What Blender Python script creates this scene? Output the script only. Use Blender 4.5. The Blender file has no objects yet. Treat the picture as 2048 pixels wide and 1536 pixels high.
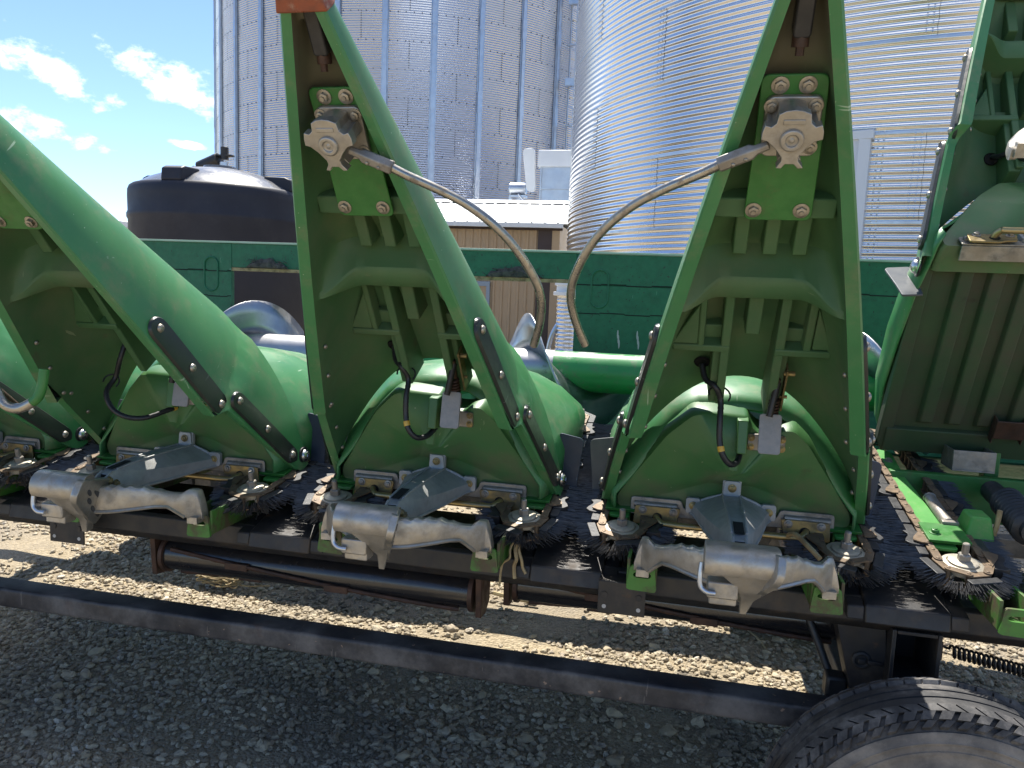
import bpy, bmesh, math, random
import numpy as np
from mathutils import Matrix, Vector
random.seed(7); rng = np.random.default_rng(7)
PI = math.pi
S = bpy.context.scene
COL = S.collection

# ---------------------------------------------------------------- camera
CAM_H = 1.5
def cam_axes(yaw, pitch, roll):
    y, p, r = map(math.radians, (yaw, pitch, roll))
    fw = Vector((-math.sin(y)*math.cos(p), math.cos(y)*math.cos(p), -math.sin(p)))
    rt0 = Vector((math.cos(y), math.sin(y), 0)); up0 = rt0.cross(fw)
    return math.cos(r)*rt0+math.sin(r)*up0, -math.sin(r)*rt0+math.cos(r)*up0, fw
RT, UP, FW = cam_axes(12.5, 7.0, 2.3)
cd = bpy.data.cameras.new('camera'); cam = bpy.data.objects.new('camera', cd); COL.objects.link(cam)
cd.sensor_width = 36; cd.lens = 36*1530/2048; cd.clip_end = 2000; cd.clip_start = .05
cam.matrix_world = Matrix(((RT.x, UP.x, -FW.x, 0), (RT.y, UP.y, -FW.y, 0), (RT.z, UP.z, -FW.z, CAM_H), (0, 0, 0, 1)))
S.camera = cam
S.view_settings.view_transform = 'Standard'; S.view_settings.look = 'None'
S.view_settings.gamma = 1; S.view_settings.exposure = 1.36
S.cycles.max_bounces = 10; S.cycles.diffuse_bounces = 5; S.cycles.glossy_bounces = 5

# ---------------------------------------------------------------- sky and sun
SUN_EL, SUN_AZ = 60.0, -21.0          # azimuth from +Y towards +X
sd = bpy.data.lights.new('sun', 'SUN'); sun = bpy.data.objects.new('sun', sd); COL.objects.link(sun)
sd.energy = 3.75; sd.angle = math.radians(.53); sd.color = (1, .95, .86)
e, a = math.radians(SUN_EL), math.radians(SUN_AZ)
sv = Vector((math.sin(a)*math.cos(e), math.cos(a)*math.cos(e), math.sin(e)))
sun.rotation_euler = sv.to_track_quat('Z', 'Y').to_euler(); sun.location = (0, 0, 30)
W = bpy.data.worlds.new('World'); S.world = W; W.use_nodes = True
nt = W.node_tree; nt.nodes.clear()
def nd(t, typ, **k):
    n = t.nodes.new(typ)
    for a_, v in k.items(): setattr(n, a_, v)
    return n
def mth(t, op, *ins):
    n = nd(t, 'ShaderNodeMath', operation=op)
    for i, x in enumerate(ins):
        if isinstance(x, (int, float)): n.inputs[i].default_value = x
        else: t.links.new(x, n.inputs[i])
    return n.outputs[0]
def mixc(t, fac, c1, c2, blend='MIX'):
    n = nd(t, 'ShaderNodeMix', data_type='RGBA', blend_type=blend)
    for s, x in ((n.inputs[0], fac), (n.inputs[6], c1), (n.inputs[7], c2)):
        if isinstance(x, (int, float)): s.default_value = x
        elif isinstance(x, (tuple, list)): s.default_value = (*x[:3], 1)
        else: t.links.new(x, s)
    return n.outputs[2]
def smooth(t, x, lo, hi, a_=0., b=1.):
    n = nd(t, 'ShaderNodeMapRange', interpolation_type='SMOOTHSTEP')
    n.inputs[1].default_value = lo; n.inputs[2].default_value = hi
    n.inputs[3].default_value = a_; n.inputs[4].default_value = b
    t.links.new(x, n.inputs[0]); return n.outputs[0]
sky = nd(nt, 'ShaderNodeTexSky', sky_type='NISHITA', sun_disc=False)
sky.sun_elevation = math.radians(SUN_EL); sky.sun_rotation = math.radians(SUN_AZ) % (2*PI)
sky.air_density = .78; sky.dust_density = .1; sky.ozone_density = 2.0; sky.altitude = 250
tc = nd(nt, 'ShaderNodeTexCoord')
sep = nd(nt, 'ShaderNodeSeparateXYZ'); nt.links.new(tc.outputs['Generated'], sep.inputs[0])
az = mth(nt, 'MULTIPLY', mth(nt, 'ARCTAN2', sep.outputs[0], sep.outputs[1]), 57.2958)
el = mth(nt, 'MULTIPLY', mth(nt, 'ARCSINE', sep.outputs[2]), 57.2958)
# cumulus banks: (azimuth, elevation, half length, half height, tilt)
mask = None
for (ca, ce, la, le, tl) in ((-43.6, 12.3, 4.0, 1.35, -.32), (-36.6, 12.6, 4.1, 1.55, -.34), (-44.4, 8.7, 3.7, .95, -.18), (-35.6, 8.75, 1.2, .25, -.1),
                             (-60, 15, 8, 2.5, 0), (40, 20, 14, 3, .1), (100, 14, 18, 3, 0), (-8, 34, 9, 2.2, -.2)):
    dx = mth(nt, 'SUBTRACT', az, ca); dy = mth(nt, 'SUBTRACT', el, ce)
    dy = mth(nt, 'SUBTRACT', dy, mth(nt, 'MULTIPLY', dx, tl))
    q = mth(nt, 'ADD', mth(nt, 'POWER', mth(nt, 'ABSOLUTE', mth(nt, 'DIVIDE', dx, la)), 2.0), mth(nt, 'POWER', mth(nt, 'ABSOLUTE', mth(nt, 'DIVIDE', dy, le)), 2.0))
    m_ = mth(nt, 'SUBTRACT', 1.0, q)
    mask = m_ if mask is None else mth(nt, 'MAXIMUM', mask, m_)
cn = nd(nt, 'ShaderNodeTexNoise'); cn.inputs['Scale'].default_value = 24; cn.inputs['Detail'].default_value = 9; cn.inputs['Roughness'].default_value = .62
mp = nd(nt, 'ShaderNodeMapping'); mp.inputs['Scale'].default_value = (1, 1, 1.7)
nt.links.new(tc.outputs['Generated'], mp.inputs[0]); nt.links.new(mp.outputs[0], cn.inputs['Vector'])
# unseen broken cloud overhead, added to brighten the shaded areas
zq = mth(nt, 'SUBTRACT', 1.0, mth(nt, 'POWER', mth(nt, 'ABSOLUTE', mth(nt, 'DIVIDE', mth(nt, 'SUBTRACT', el, 80.0), 22.0)), 2.0))
mask = mth(nt, 'MAXIMUM', mask, mth(nt, 'MULTIPLY', zq, 1.3))
mask = mth(nt, 'MAXIMUM', mask, -1.6)
dens = mth(nt, 'ADD', mth(nt, 'MULTIPLY', mask, .42), mth(nt, 'MULTIPLY', mth(nt, 'SUBTRACT', cn.outputs[0], .5), 2.6))
cov = smooth(nt, dens, .0, .8)
shade = smooth(nt, dens, .1, 1.1, 11.0, 8.6)
cc = nd(nt, 'ShaderNodeCombineColor'); 
for i, f in enumerate((1.0, 1.0, 1.04)): nt.links.new(mth(nt, 'MULTIPLY', shade, f), cc.inputs[i])
skyt = mixc(nt, 1.0, sky.outputs[0], (.90, .95, 1.03), 'MULTIPLY')
skyc = mixc(nt, mth(nt, 'MULTIPLY', cov, .93), skyt, cc.outputs[0])
bg = nd(nt, 'ShaderNodeBackground'); bg.inputs[1].default_value = .086
wo = nd(nt, 'ShaderNodeOutputWorld'); nt.links.new(skyc, bg.inputs[0]); nt.links.new(bg.outputs[0], wo.inputs[0])

# ---------------------------------------------------------------- materials
def pbr(name, c1, c2=None, scale=8, rough=(.4, .6), metal=0., dirt=None, bump=None, spec=.5, specks=None, streak=None, coat=0, stain=None, metal_dirt=True):
    m = bpy.data.materials.new(name); m.use_nodes = True; t = m.node_tree; t.nodes.clear()
    o = nd(t, 'ShaderNodeOutputMaterial'); b = nd(t, 'ShaderNodeBsdfPrincipled'); t.links.new(b.outputs[0], o.inputs[0])
    tc = nd(t, 'ShaderNodeTexCoord'); oi = nd(t, 'ShaderNodeObjectInfo')
    va = nd(t, 'ShaderNodeVectorMath', operation='MULTIPLY_ADD'); t.links.new(oi.outputs['Random'], va.inputs[0])
    va.inputs[1].default_value = (13, 7, 9); t.links.new(tc.outputs['Object'], va.inputs[2]); P = va.outputs[0]
    def noise(sc, det=6, ro=.6, vec=None, stretch=None):
        n = nd(t, 'ShaderNodeTexNoise'); n.inputs['Scale'].default_value = sc; n.inputs['Detail'].default_value = det; n.inputs['Roughness'].default_value = ro
        if stretch:
            mp = nd(t, 'ShaderNodeMapping'); mp.inputs['Scale'].default_value = stretch[0]
            if len(stretch) > 1: mp.inputs['Rotation'].default_value = stretch[1]
            t.links.new(P, mp.inputs[0]); t.links.new(mp.outputs[0], n.inputs['Vector'])
        else: t.links.new(P, n.inputs['Vector'])
        return n.outputs[0]
    n1 = noise(scale)
    col = mixc(t, smooth(t, n1, .35, .65), c1, c2 or c1)
    rgh = smooth(t, noise(scale*1.7), .3, .7, rough[0], rough[1])
    met = None
    if stain:                      # (colour, scale, lo, hi)
        f = smooth(t, noise(stain[1], 8, .65), stain[2], stain[3]); col = mixc(t, f, col, stain[0])
        rgh = mth(t, 'ADD', rgh, mth(t, 'MULTIPLY', f, .2))
        met = f
    if dirt:                       # (colour, scale, lo, hi, max)
        f = mth(t, 'MULTIPLY', smooth(t, noise(dirt[1], 9, .7), dirt[2], dirt[3]), dirt[4]); col = mixc(t, f, col, dirt[0])
        rgh = mth(t, 'ADD', rgh, mth(t, 'MULTIPLY', f, .3))
        if metal and metal_dirt: met = f if met is None else mth(t, 'MAXIMUM', met, f)
    if specks:                     # (colour, scale, threshold)
        f = smooth(t, noise(specks[1], 3, .5), specks[2], specks[2]+.03); col = mixc(t, f, col, specks[0])
    if streak:                     # (colour, scale, threshold)
        for st in (((1, 12, 1), (0, .6, .9)), ((14, 1, 2), (.5, .3, .2))):
            f = smooth(t, noise(streak[1], 4, .5, stretch=st), streak[2], streak[2]+.02, 0, .55); col = mixc(t, f, col, streak[0])
    t.links.new(col, b.inputs['Base Color']); t.links.new(rgh, b.inputs['Roughness'])
    if metal:
        if met is None: b.inputs['Metallic'].default_value = metal
        else: t.links.new(mth(t, 'MULTIPLY', mth(t, 'SUBTRACT', 1.0, met), metal), b.inputs['Metallic'])
    b.inputs['Specular IOR Level'].default_value = spec
    if coat: b.inputs['Coat Weight'].default_value = coat; b.inputs['Coat Roughness'].default_value = .15
    if bump:
        bm = nd(t, 'ShaderNodeBump'); bm.inputs['Strength'].default_value = bump[1]; bm.inputs['Distance'].default_value = bump[2] if len(bump) > 2 else .002
        t.links.new(noise(bump[0], 5, .6), bm.inputs['Height']); t.links.new(bm.outputs[0], b.inputs['Normal'])
    return m
DUST = (.26, .21, .13)
M = {}
M['poly'] = pbr('green_poly', (.044, .185, .062), (.058, .215, .075), 5, (.30, .45), dirt=(DUST, 11, .46, .78, .5), streak=((.5, .62, .45), 5, .72), stain=((.075, .15, .075), 2.2, .5, .8), specks=((.5, .55, .4), 160, .74), bump=(130, .08, .001))
M['liner'] = pbr('green_poly_inside', (.052, .138, .054), (.068, .155, .060), 4, (.5, .7), dirt=((.17, .165, .095), 3.5, .42, .75, .45), stain=((.10, .085, .05), 9, .62, .8), streak=((.3, .35, .2), 6, .74), bump=(160, .12, .001))
def grime_tip(src, name):
    m = M[src].copy(); m.name = name; t = m.node_tree; b = next(n for n in t.nodes if n.type == 'BSDF_PRINCIPLED')
    tc = nd(t, 'ShaderNodeTexCoord'); sp = nd(t, 'ShaderNodeSeparateXYZ'); t.links.new(tc.outputs['Object'], sp.inputs[0])
    n = nd(t, 'ShaderNodeTexNoise'); n.inputs['Scale'].default_value = 9; n.inputs['Detail'].default_value = 7; t.links.new(tc.outputs['Object'], n.inputs['Vector'])
    f = smooth(t, mth(t, 'ADD', sp.outputs[1], mth(t, 'MULTIPLY', mth(t, 'SUBTRACT', n.outputs[0], .5), .35)), .98, 1.17, 0, .85)
    old = b.inputs['Base Color'].links[0].from_socket
    t.links.new(mixc(t, f, old, (.11, .088, .06)), b.inputs['Base Color']); return m
M['lining'] = grime_tip('liner', 'green_lining_with_grime')
M['face0'] = pbr('green_hood_front_clean', (.048, .150, .046), (.062, .170, .050), 4, (.36, .5), dirt=((.2, .18, .08), 6, .5, .8, .35), stain=((.05, .06, .03), 7, .60, .78), streak=((.4, .5, .3), 6, .735), specks=((.32, .36, .22), 110, .735), bump=(150, .1, .001))
m = M['face0'].copy(); m.name = 'green_hood_front'; t = m.node_tree; b = next(n for n in t.nodes if n.type == 'BSDF_PRINCIPLED')
tc = nd(t, 'ShaderNodeTexCoord'); sp = nd(t, 'ShaderNodeSeparateXYZ'); t.links.new(tc.outputs['Object'], sp.inputs[0]); n = nd(t, 'ShaderNodeTexNoise'); n.inputs['Scale'].default_value = 16; n.inputs['Detail'].default_value = 8; t.links.new(tc.outputs['Object'], n.inputs['Vector'])
f = smooth(t, mth(t, 'ADD', mth(t, 'MULTIPLY', sp.outputs[2], -1.0), mth(t, 'MULTIPLY', mth(t, 'SUBTRACT', n.outputs[0], .5), .45)), -1.12, -.93, 0, .6)
t.links.new(mixc(t, f, b.inputs['Base Color'].links[0].from_socket, (.13, .125, .07)), b.inputs['Base Color']); M['face'] = m
M['paint'] = pbr('green_paint', (.030, .155, .028), (.042, .18, .036), 30, (.35, .55), dirt=((.12, .10, .05), 25, .52, .78, .6), bump=(60, .1))
M['board'] = pbr('green_back_sheet', (.010, .115, .052), (.014, .135, .062), 40, (.45, .6), dirt=((.03, .09, .05), 18, .5, .7, .6), streak=((.2, .4, .25), 4, .74), specks=((.02, .05, .03), 90, .66), bump=(120, .2))
M['tube'] = pbr('worn_green_tube', (.03, .22, .06), (.035, .25, .07), 6, (.25, .4), dirt=((.16, .13, .10), 20, .5, .7, .5), stain=((.36, .36, .34), 2.2, .56, .62))
M['steel'] = pbr('polished_flighting', (.50, .50, .49), (.40, .40, .40), 7, (.30, .46), 1, dirt=((.16, .15, .13), 14, .58, .72, .8), bump=(20, .05))
M['alu'] = pbr('cast_aluminium', (.44, .42, .385), (.37, .345, .30), 22, (.32, .5), .85, dirt=((.26, .215, .15), 26, .42, .72, .7), bump=(140, .3, .0012))
M['alu2'] = pbr('weathered_arm_casting', (.40, .405, .40), (.33, .335, .33), 25, (.42, .56), .35, dirt=((.2, .18, .14), 30, .5, .8, .5), bump=(150, .35, .0012))
M['pawdark'] = pbr('dent_shade_casting', (.075, .072, .075), (.05, .05, .052), 40, (.7, .8))  # shade of the paw dents, painted as dark discs on the plate
M['zinc'] = pbr('dull_zinc', (.34, .32, .29), (.26, .24, .21), 25, (.4, .6), .7, dirt=((.12, .09, .06), 20, .48, .72, .8), bump=(80, .2))
M['gold'] = pbr('yellow_zinc', (.36, .27, .11), (.25, .19, .09), 28, (.35, .55), .7, dirt=((.11, .085, .05), 30, .45, .7, .8), bump=(80, .2))
M['rod'] = pbr('brass_coloured_rod', (.42, .33, .15), (.35, .29, .16), 20, (.3, .45), .8, dirt=((.14, .1, .06), 40, .55, .75, .7))
M['bar'] = pbr('worn_crop_bar', (.42, .39, .33), (.35, .33, .29), 12, (.22, .36), .9, dirt=((.16, .11, .065), 45, .5, .68, .75), bump=(90, .15))
M['bolt'] = pbr('dusty_bolt', (.40, .37, .31), (.3, .27, .22), 60, (.35, .5), .8, dirt=((.22, .16, .1), 70, .5, .75, .7))
M['boltnew'] = pbr('bright_bolt', (.62, .61, .58), (.5, .49, .46), 60, (.2, .35), 1, dirt=((.1, .08, .06), 80, .6, .75, .7))
M['rust'] = pbr('rusty_steel', (.075, .036, .022), (.045, .026, .018), 25, (.5, .75), .2, dirt=((.15, .075, .035), 40, .55, .78, .7), bump=(70, .4))
M['tip'] = pbr('worn_orange_tip', (.30, .075, .03), (.2, .06, .03), 30, (.5, .7), 0, dirt=((.4, .3, .22), 22, .55, .7, .8), bump=(60, .4))
M['under'] = pbr('dirty_hood_underside', (.030, .062, .026), (.042, .075, .03), 4, (.6, .75), dirt=((.085, .065, .045), 5, .4, .7, .7), stain=((.03, .025, .02), 9, .62, .75), streak=((.2, .2, .12), 6, .75), bump=(120, .15, .001))
M['black2'] = pbr('flat_grey_beam', (.075, .078, .082), (.095, .095, .095), 8, (.5, .65), 0, dirt=((.2, .18, .15), 12, .55, .8, .6), bump=(90, .2))
M['handle'] = M['paint']
M['winblue'] = pbr('grey_blue_frame', (.30, .36, .42), None, 4, (.4, .5))
M['black'] = pbr('dirty_black_steel', (.016, .016, .018), (.028, .025, .022), 14, (.4, .6), 0, dirt=((.085, .062, .042), 9, .48, .75, .8), stain=((.09, .045, .022), 22, .64, .75), bump=(60, .3))
M['rail'] = pbr('dusty_black_rail', (.016, .018, .024), (.030, .030, .034), 5, (.38, .55), 0, dirt=((.19, .175, .16), 4, .40, .70, .8), stain=((.085, .05, .035), 9, .58, .74), specks=((.26, .18, .13), 42, .69), streak=((.16, .145, .13), 6, .70), bump=(90, .3))
M['roller'] = pbr('oily_black_roller', (.012, .012, .014), (.02, .018, .018), 30, (.16, .26), 0, dirt=((.03, .022, .018), 40, .58, .74, .8), bump=(220, .12, .001), spec=.7)
M['rubber'] = pbr('black_rubber', (.018, .019, .021), (.03, .03, .032), 30, (.4, .55), 0, dirt=((.16, .145, .125), 20, .5, .8, .35), bump=(80, .2))
M['strip'] = pbr('black_wear_strip', (.016, .020, .018), (.022, .026, .022), 30, (.3, .42), 0, dirt=((.10, .09, .08), 20, .6, .8, .4), streak=((.2, .2, .2), 9, .72), bump=(60, .15))
M['flap'] = pbr('sky_tinted_rubber_flap', (.022, .034, .062), (.03, .042, .07), 18, (.35, .5), 0, dirt=((.2, .2, .2), 16, .66, .8, .5), streak=((.3, .33, .38), 7, .73))  # black rubber with the blue sky reflection painted into its colour
M['greyflap'] = pbr('lit_grey_rubber_flap', (.075, .08, .085), (.095, .1, .105), 18, (.4, .55), 0, dirt=((.22, .21, .19), 16, .6, .8, .6), streak=((.3, .3, .3), 7, .73))  # same black rubber as the other flap, painted in its lit grey
M['edge'] = pbr('sunlit_green_edge', (.34, .46, .34), (.42, .5, .4), 12, (.4, .55))  # sun glare along the back sheet's top is put into this paler green
M['bristle'] = pbr('bristle', (.02, .021, .024), (.05, .05, .053), 60, (.35, .5), 0, spec=.6)
M['tongue'] = pbr('grey_poly_tongue', (.24, .25, .26), (.29, .29, .3), 60, (.45, .6), 0, dirt=((.2, .17, .12), 30, .55, .8, .5), streak=((.08, .08, .08), 5, .75), bump=(220, .3))
M['hose'] = pbr('black_loom', (.018, .019, .022), None, 30, (.38, .5), 0, dirt=((.12, .1, .08), 30, .6, .8, .4))
M['tape'] = pbr('yellow_tape', (.55, .33, .03), (.6, .4, .08), 60, (.4, .5))
M['chain'] = pbr('brown_chain', (.19, .135, .085), (.13, .095, .065), 40, (.4, .6), .35, dirt=((.3, .15, .06), 60, .55, .7, .6))
M['pale'] = pbr('dusty_sprocket', (.46, .42, .33), (.36, .33, .27), 40, (.4, .55), .4, dirt=((.14, .11, .08), 35, .55, .75, .8))
M['toe'] = pbr('toe_plate_paint', (.05, .18, .025), (.06, .2, .03), 20, (.4, .55), 0, dirt=((.10, .058, .04), 14, .40, .62, .9), bump=(60, .2))
M['deck'] = pbr('scuffed_deck_paint', (.05, .24, .04), (.07, .28, .05), 10, (.45, .6), 0, dirt=((.3, .27, .15), 16, .5, .75, .6), stain=((.12, .055, .03), 12, .66, .76), bump=(60, .2))
M['rustedge'] = pbr('orange_rust', (.42, .17, .04), (.3, .12, .03), 30, (.7, .85), 0)
M['tyre'] = pbr('dusty_tyre', (.022, .022, .024), (.03, .03, .031), 20, (.6, .8), 0, dirt=((.22, .205, .19), 9, .42, .72, .8), bump=(160, .3))
M['sidewall'] = pbr('dusty_sidewall', (.15, .13, .11), (.09, .08, .07), 12, (.7, .85), 0, dirt=((.30, .26, .21), 10, .38, .7, .8), bump=(120, .4))
M['foam'] = pbr('torn_foam', (.035, .033, .032), (.09, .085, .075), 40, (.8, .95), 0, bump=(40, .8, .01))
M['wood'] = pbr('straw_edge', (.4, .31, .16), (.26, .18, .09), 30, (.7, .85), 0, dirt=((.1, .08, .05), 30, .5, .7, .7), bump=(60, .5))
M['straw'] = pbr('straw', (.42, .33, .17), (.28, .20, .10), 30, (.6, .8))
M['tankdome'] = pbr('tank_lid_glare', (.12, .122, .13), (.16, .16, .165), 2.5, (.18, .3), 0, dirt=((.22, .21, .2), 2.2, .45, .7, .6), spec=.8)  # glare on the black lid is lifted into this paler base colour
M['tank'] = pbr('black_poly_tank', (.020, .022, .032), (.026, .028, .040), 1.2, (.48, .62), 0, dirt=((.06, .058, .065), 1.6, .5, .75, .5), bump=(5, .1, .02), spec=.3)
M['tan'] = pbr('tan_siding', (.46, .33, .20), (.48, .35, .215), 2, (.45, .6), 0, dirt=((.35, .25, .16), 1.5, .5, .8, .4))
M['brown'] = pbr('brown_trim', (.055, .035, .03), None, 2, (.45, .6))
M['roof'] = pbr('white_roof', (.72, .74, .75), (.66, .68, .69), 1.5, (.35, .5), 0, dirt=((.5, .5, .5), 2, .55, .8, .4))
M['white'] = pbr('pale_paint', (.62, .66, .70), None, 3, (.4, .5))
M['conc'] = pbr('concrete', (.5, .48, .44), (.42, .4, .37), 8, (.7, .9), 0, bump=(30, .3))
M['dark'] = pbr('hole_black', (.006, .006, .006), None, 3, (.8, .9))

def galv(name, base, rough, sheet, tint, arc, wavy):
    """galvanised sheet: the spangle and the sheet-to-sheet differences belong to the metal"""
    m = bpy.data.materials.new(name); m.use_nodes = True; t = m.node_tree; t.nodes.clear()
    o = nd(t, 'ShaderNodeOutputMaterial'); b = nd(t, 'ShaderNodeBsdfPrincipled'); t.links.new(b.outputs[0], o.inputs[0])
    tc = nd(t, 'ShaderNodeTexCoord'); sp = nd(t, 'ShaderNodeSeparateXYZ'); t.links.new(tc.outputs['Object'], sp.inputs[0])
    ang = mth(t, 'ARCTAN2', sp.outputs[0], sp.outputs[1])
    row = mth(t, 'FLOOR', mth(t, 'DIVIDE', sp.outputs[2], sheet))
    cell = mth(t, 'FLOOR', mth(t, 'ADD', mth(t, 'DIVIDE', ang, arc), mth(t, 'MULTIPLY', mth(t, 'MODULO', row, 2.0), .5)))
    cv = nd(t, 'ShaderNodeCombineXYZ'); t.links.new(row, cv.inputs[0]); t.links.new(cell, cv.inputs[1])
    wn = nd(t, 'ShaderNodeTexWhiteNoise'); t.links.new(cv.outputs[0], wn.inputs['Vector'])
    vo = nd(t, 'ShaderNodeTexVoronoi'); vo.inputs['Scale'].default_value = 45; t.links.new(tc.outputs['Object'], vo.inputs['Vector'])
    sv_ = nd(t, 'ShaderNodeSeparateColor'); t.links.new(vo.outputs['Color'], sv_.inputs[0])
    k = mth(t, 'ADD', mth(t, 'MULTIPLY', wn.outputs[0], .22), mth(t, 'MULTIPLY', sv_.outputs[0], .12))
    col = mixc(t, k, base, tint); t.links.new(col, b.inputs['Base Color'])
    n = nd(t, 'ShaderNodeTexNoise'); n.inputs['Scale'].default_value = 1.3; n.inputs['Detail'].default_value = 5; t.links.new(tc.outputs['Object'], n.inputs['Vector'])
    t.links.new(mth(t, 'ADD', smooth(t, n.outputs[0], .35, .65, rough[0], rough[1]), mth(t, 'MULTIPLY', wn.outputs[0], .05)), b.inputs['Roughness'])
    b.inputs['Metallic'].default_value = .95
    bp = nd(t, 'ShaderNodeBump'); bp.inputs['Strength'].default_value = wavy; bp.inputs['Distance'].default_value = .01
    n2 = nd(t, 'ShaderNodeTexNoise'); n2.inputs['Scale'].default_value = 2.2; n2.inputs['Detail'].default_value = 2; t.links.new(tc.outputs['Object'], n2.inputs['Vector'])
    t.links.new(n2.outputs[0], bp.inputs['Height']); t.links.new(bp.outputs[0], b.inputs['Normal'])
    return m
M['galv_near'] = galv('bright_galvanised_sheet', (.74, .745, .75), (.17, .23), .8113, (.68, .69, .71), .568, .05)
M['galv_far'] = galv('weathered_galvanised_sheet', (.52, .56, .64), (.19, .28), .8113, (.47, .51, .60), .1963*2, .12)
M['boltdark'] = pbr('dull_bin_bolt', (.07, .075, .085), None, 6, (.4, .5), .5)
M['galv'] = pbr('galvanised_steel', (.55, .58, .62), (.48, .51, .56), 6, (.28, .42), .9)

# ---------------------------------------------------------------- mesh helpers
class MB:
    def __init__(s): s.v = []; s.f = []; s.marks = []
    def mark(s): s.marks.append((len(s.v), len(s.f))); return s
    def pieces(s):
        o = []; mk = s.marks+[(len(s.v), len(s.f))]
        for (a_, c), (b_, d) in zip(mk, mk[1:]):
            q = MB(); q.v = s.v[a_:b_]; q.f = [tuple(i-a_ for i in f) for f in s.f[c:d]]
            if q.v: o.append(q)
        return o
    def add(s, vs, fs, T=None):
        o = len(s.v)
        for p in vs:
            s.v.append(tuple(T @ Vector(p)) if T is not None else tuple(p))
        s.f += [tuple(i+o for i in f) for f in fs]; return s
    def box(s, x0, x1, y0, y1, z0, z1, T=None):
        v = [(x, y, z) for x in (x0, x1) for y in (y0, y1) for z in (z0, z1)]
        return s.add(v, [(0, 1, 3, 2), (4, 6, 7, 5), (0, 4, 5, 1), (2, 3, 7, 6), (0, 2, 6, 4), (1, 5, 7, 3)], T)
    def prism(s, poly, h0, h1, T=None, axis='z'):
        """polygon (a,b) swept h0..h1 along an axis: z -> (a,b,h); y -> (a,h,b); x -> (h,a,b)"""
        n = len(poly); P = {'z': lambda a, b, h: (a, b, h), 'y': lambda a, b, h: (a, h, b), 'x': lambda a, b, h: (h, a, b)}[axis]
        v = [P(a, b, h0) for a, b in poly]+[P(a, b, h1) for a, b in poly]
        f = [tuple(range(n))[::-1], tuple(range(n, 2*n))]+[(i, (i+1) % n, n+(i+1) % n, n+i) for i in range(n)]
        return s.add(v, f, T)
    def loft(s, rings, T=None, closed=True, caps=True):
        n = len(rings[0]); v = [p for r in rings for p in r]; f = []
        for i in range(len(rings)-1):
            for j in range(n if closed else n-1):
                f.append((i*n+j, i*n+(j+1) % n, (i+1)*n+(j+1) % n, (i+1)*n+j))
        if caps and closed: f += [tuple(range(n))[::-1], tuple(range((len(rings)-1)*n, len(rings)*n))]
        return s.add(v, f, T)
    def tube(s, path, r, seg=10, caps=True, T=None, rs=None):
        P = [Vector(p) for p in path]; rings = []; up = None
        for i, p in enumerate(P):
            d = (P[min(i+1, len(P)-1)]-P[max(i-1, 0)]).normalized()
            if up is None:
                up = Vector((0, 0, 1)) if abs(d.z) < .9 else Vector((1, 0, 0))
            x = d.cross(up).normalized(); up = x.cross(d).normalized()
            rr = rs[i] if rs else r
            rings.append([p+x*rr*math.cos(2*PI*k/seg)+up*rr*math.sin(2*PI*k/seg) for k in range(seg)])
        return s.loft(rings, T, True, caps)
    def cyl(s, p0, p1, r, seg=14, r1=None, T=None):
        return s.tube([p0, p1], r, seg, True, T, [r, r if r1 is None else r1])
    def lathe(s, prof, p0, d, seg=24, T=None):
        """profile (radius, height) turned round direction d from p0"""
        d = Vector(d).normalized(); a = Vector((0, 0, 1)) if abs(d.z) < .9 else Vector((1, 0, 0))
        x = d.cross(a).normalized(); y = d.cross(x); p0 = Vector(p0)
        rings = [[p0+d*h+(x*math.cos(2*PI*k/seg)+y*math.sin(2*PI*k/seg))*max(r, 1e-4) for k in range(seg)] for r, h in prof]
        return s.loft(rings, T, True, True)
    def hexbolt(s, p, d, r=.011, T=None):
        s.mark()
        d = Vector(d).normalized(); p = Vector(p)
        s.lathe([(r*1.45, 0), (r*1.45, r*.22), (r*1.3, r*.28)], p, d, 16, T)
        s.lathe([(r, r*.25), (r, r*.95), (r*.85, r*1.05)], p, d, 6, T)
        s.lathe([(r*.5, r), (r*.45, r*1.3)], p, d, 8, T); return s
    def dome(s, p, d, r=.01, T=None):
        s.mark()
        s.lathe([(r*1.0, 0), (r*1.0, r*.12), (r*.8, r*.45), (r*.42, r*.62), (r*.4, r*.5), (.0, r*.5)], p, d, 14, T); return s
    def grid(s, P, T=None):
        n = len(P); m = len(P[0]); v = [p for r in P for p in r]
        return s.add(v, [(i*m+j, i*m+j+1, (i+1)*m+j+1, (i+1)*m+j) for i in range(n-1) for j in range(m-1)], T)
def rrect(w, h, r, cx=0, cy=0, n=4):
    o = []
    for sx, sy, a0 in ((1, 1, 0), (-1, 1, 90), (-1, -1, 180), (1, -1, 270)):
        for i in range(n+1):
            a_ = math.radians(a0+90*i/n); o.append((cx+sx*(w/2-r)+r*math.cos(a_), cy+sy*(h/2-r)+r*math.sin(a_)))
    return o
def roundpoly(poly, r, n=3):
    o = []; k = len(poly)
    for i in range(k):
        p = Vector(poly[i]); a_ = Vector(poly[i-1]); b = Vector(poly[(i+1) % k])
        da = (a_-p); db = (b-p); ra = min(r, da.length*.45, db.length*.45)
        p0 = p+da.normalized()*ra; p1 = p+db.normalized()*ra
        for j in range(n+1):
            t = j/n; q = p0*(1-t)**2+p*2*t*(1-t)+p1*t*t; o.append((q.x, q.y))
    return o
def smoothpath(pts, n=6):
    P = [Vector(p) for p in pts]; o = []
    for i in range(len(P)-1):
        a_, b, c, d = P[max(i-1, 0)], P[i], P[i+1], P[min(i+2, len(P)-1)]
        for j in range(n):
            t = j/n; o.append(.5*((2*b)+(c-a_)*t+(2*a_-5*b+4*c-d)*t*t+(3*b-a_-3*c+d)*t**3))
    o.append(P[-1]); return o
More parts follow.
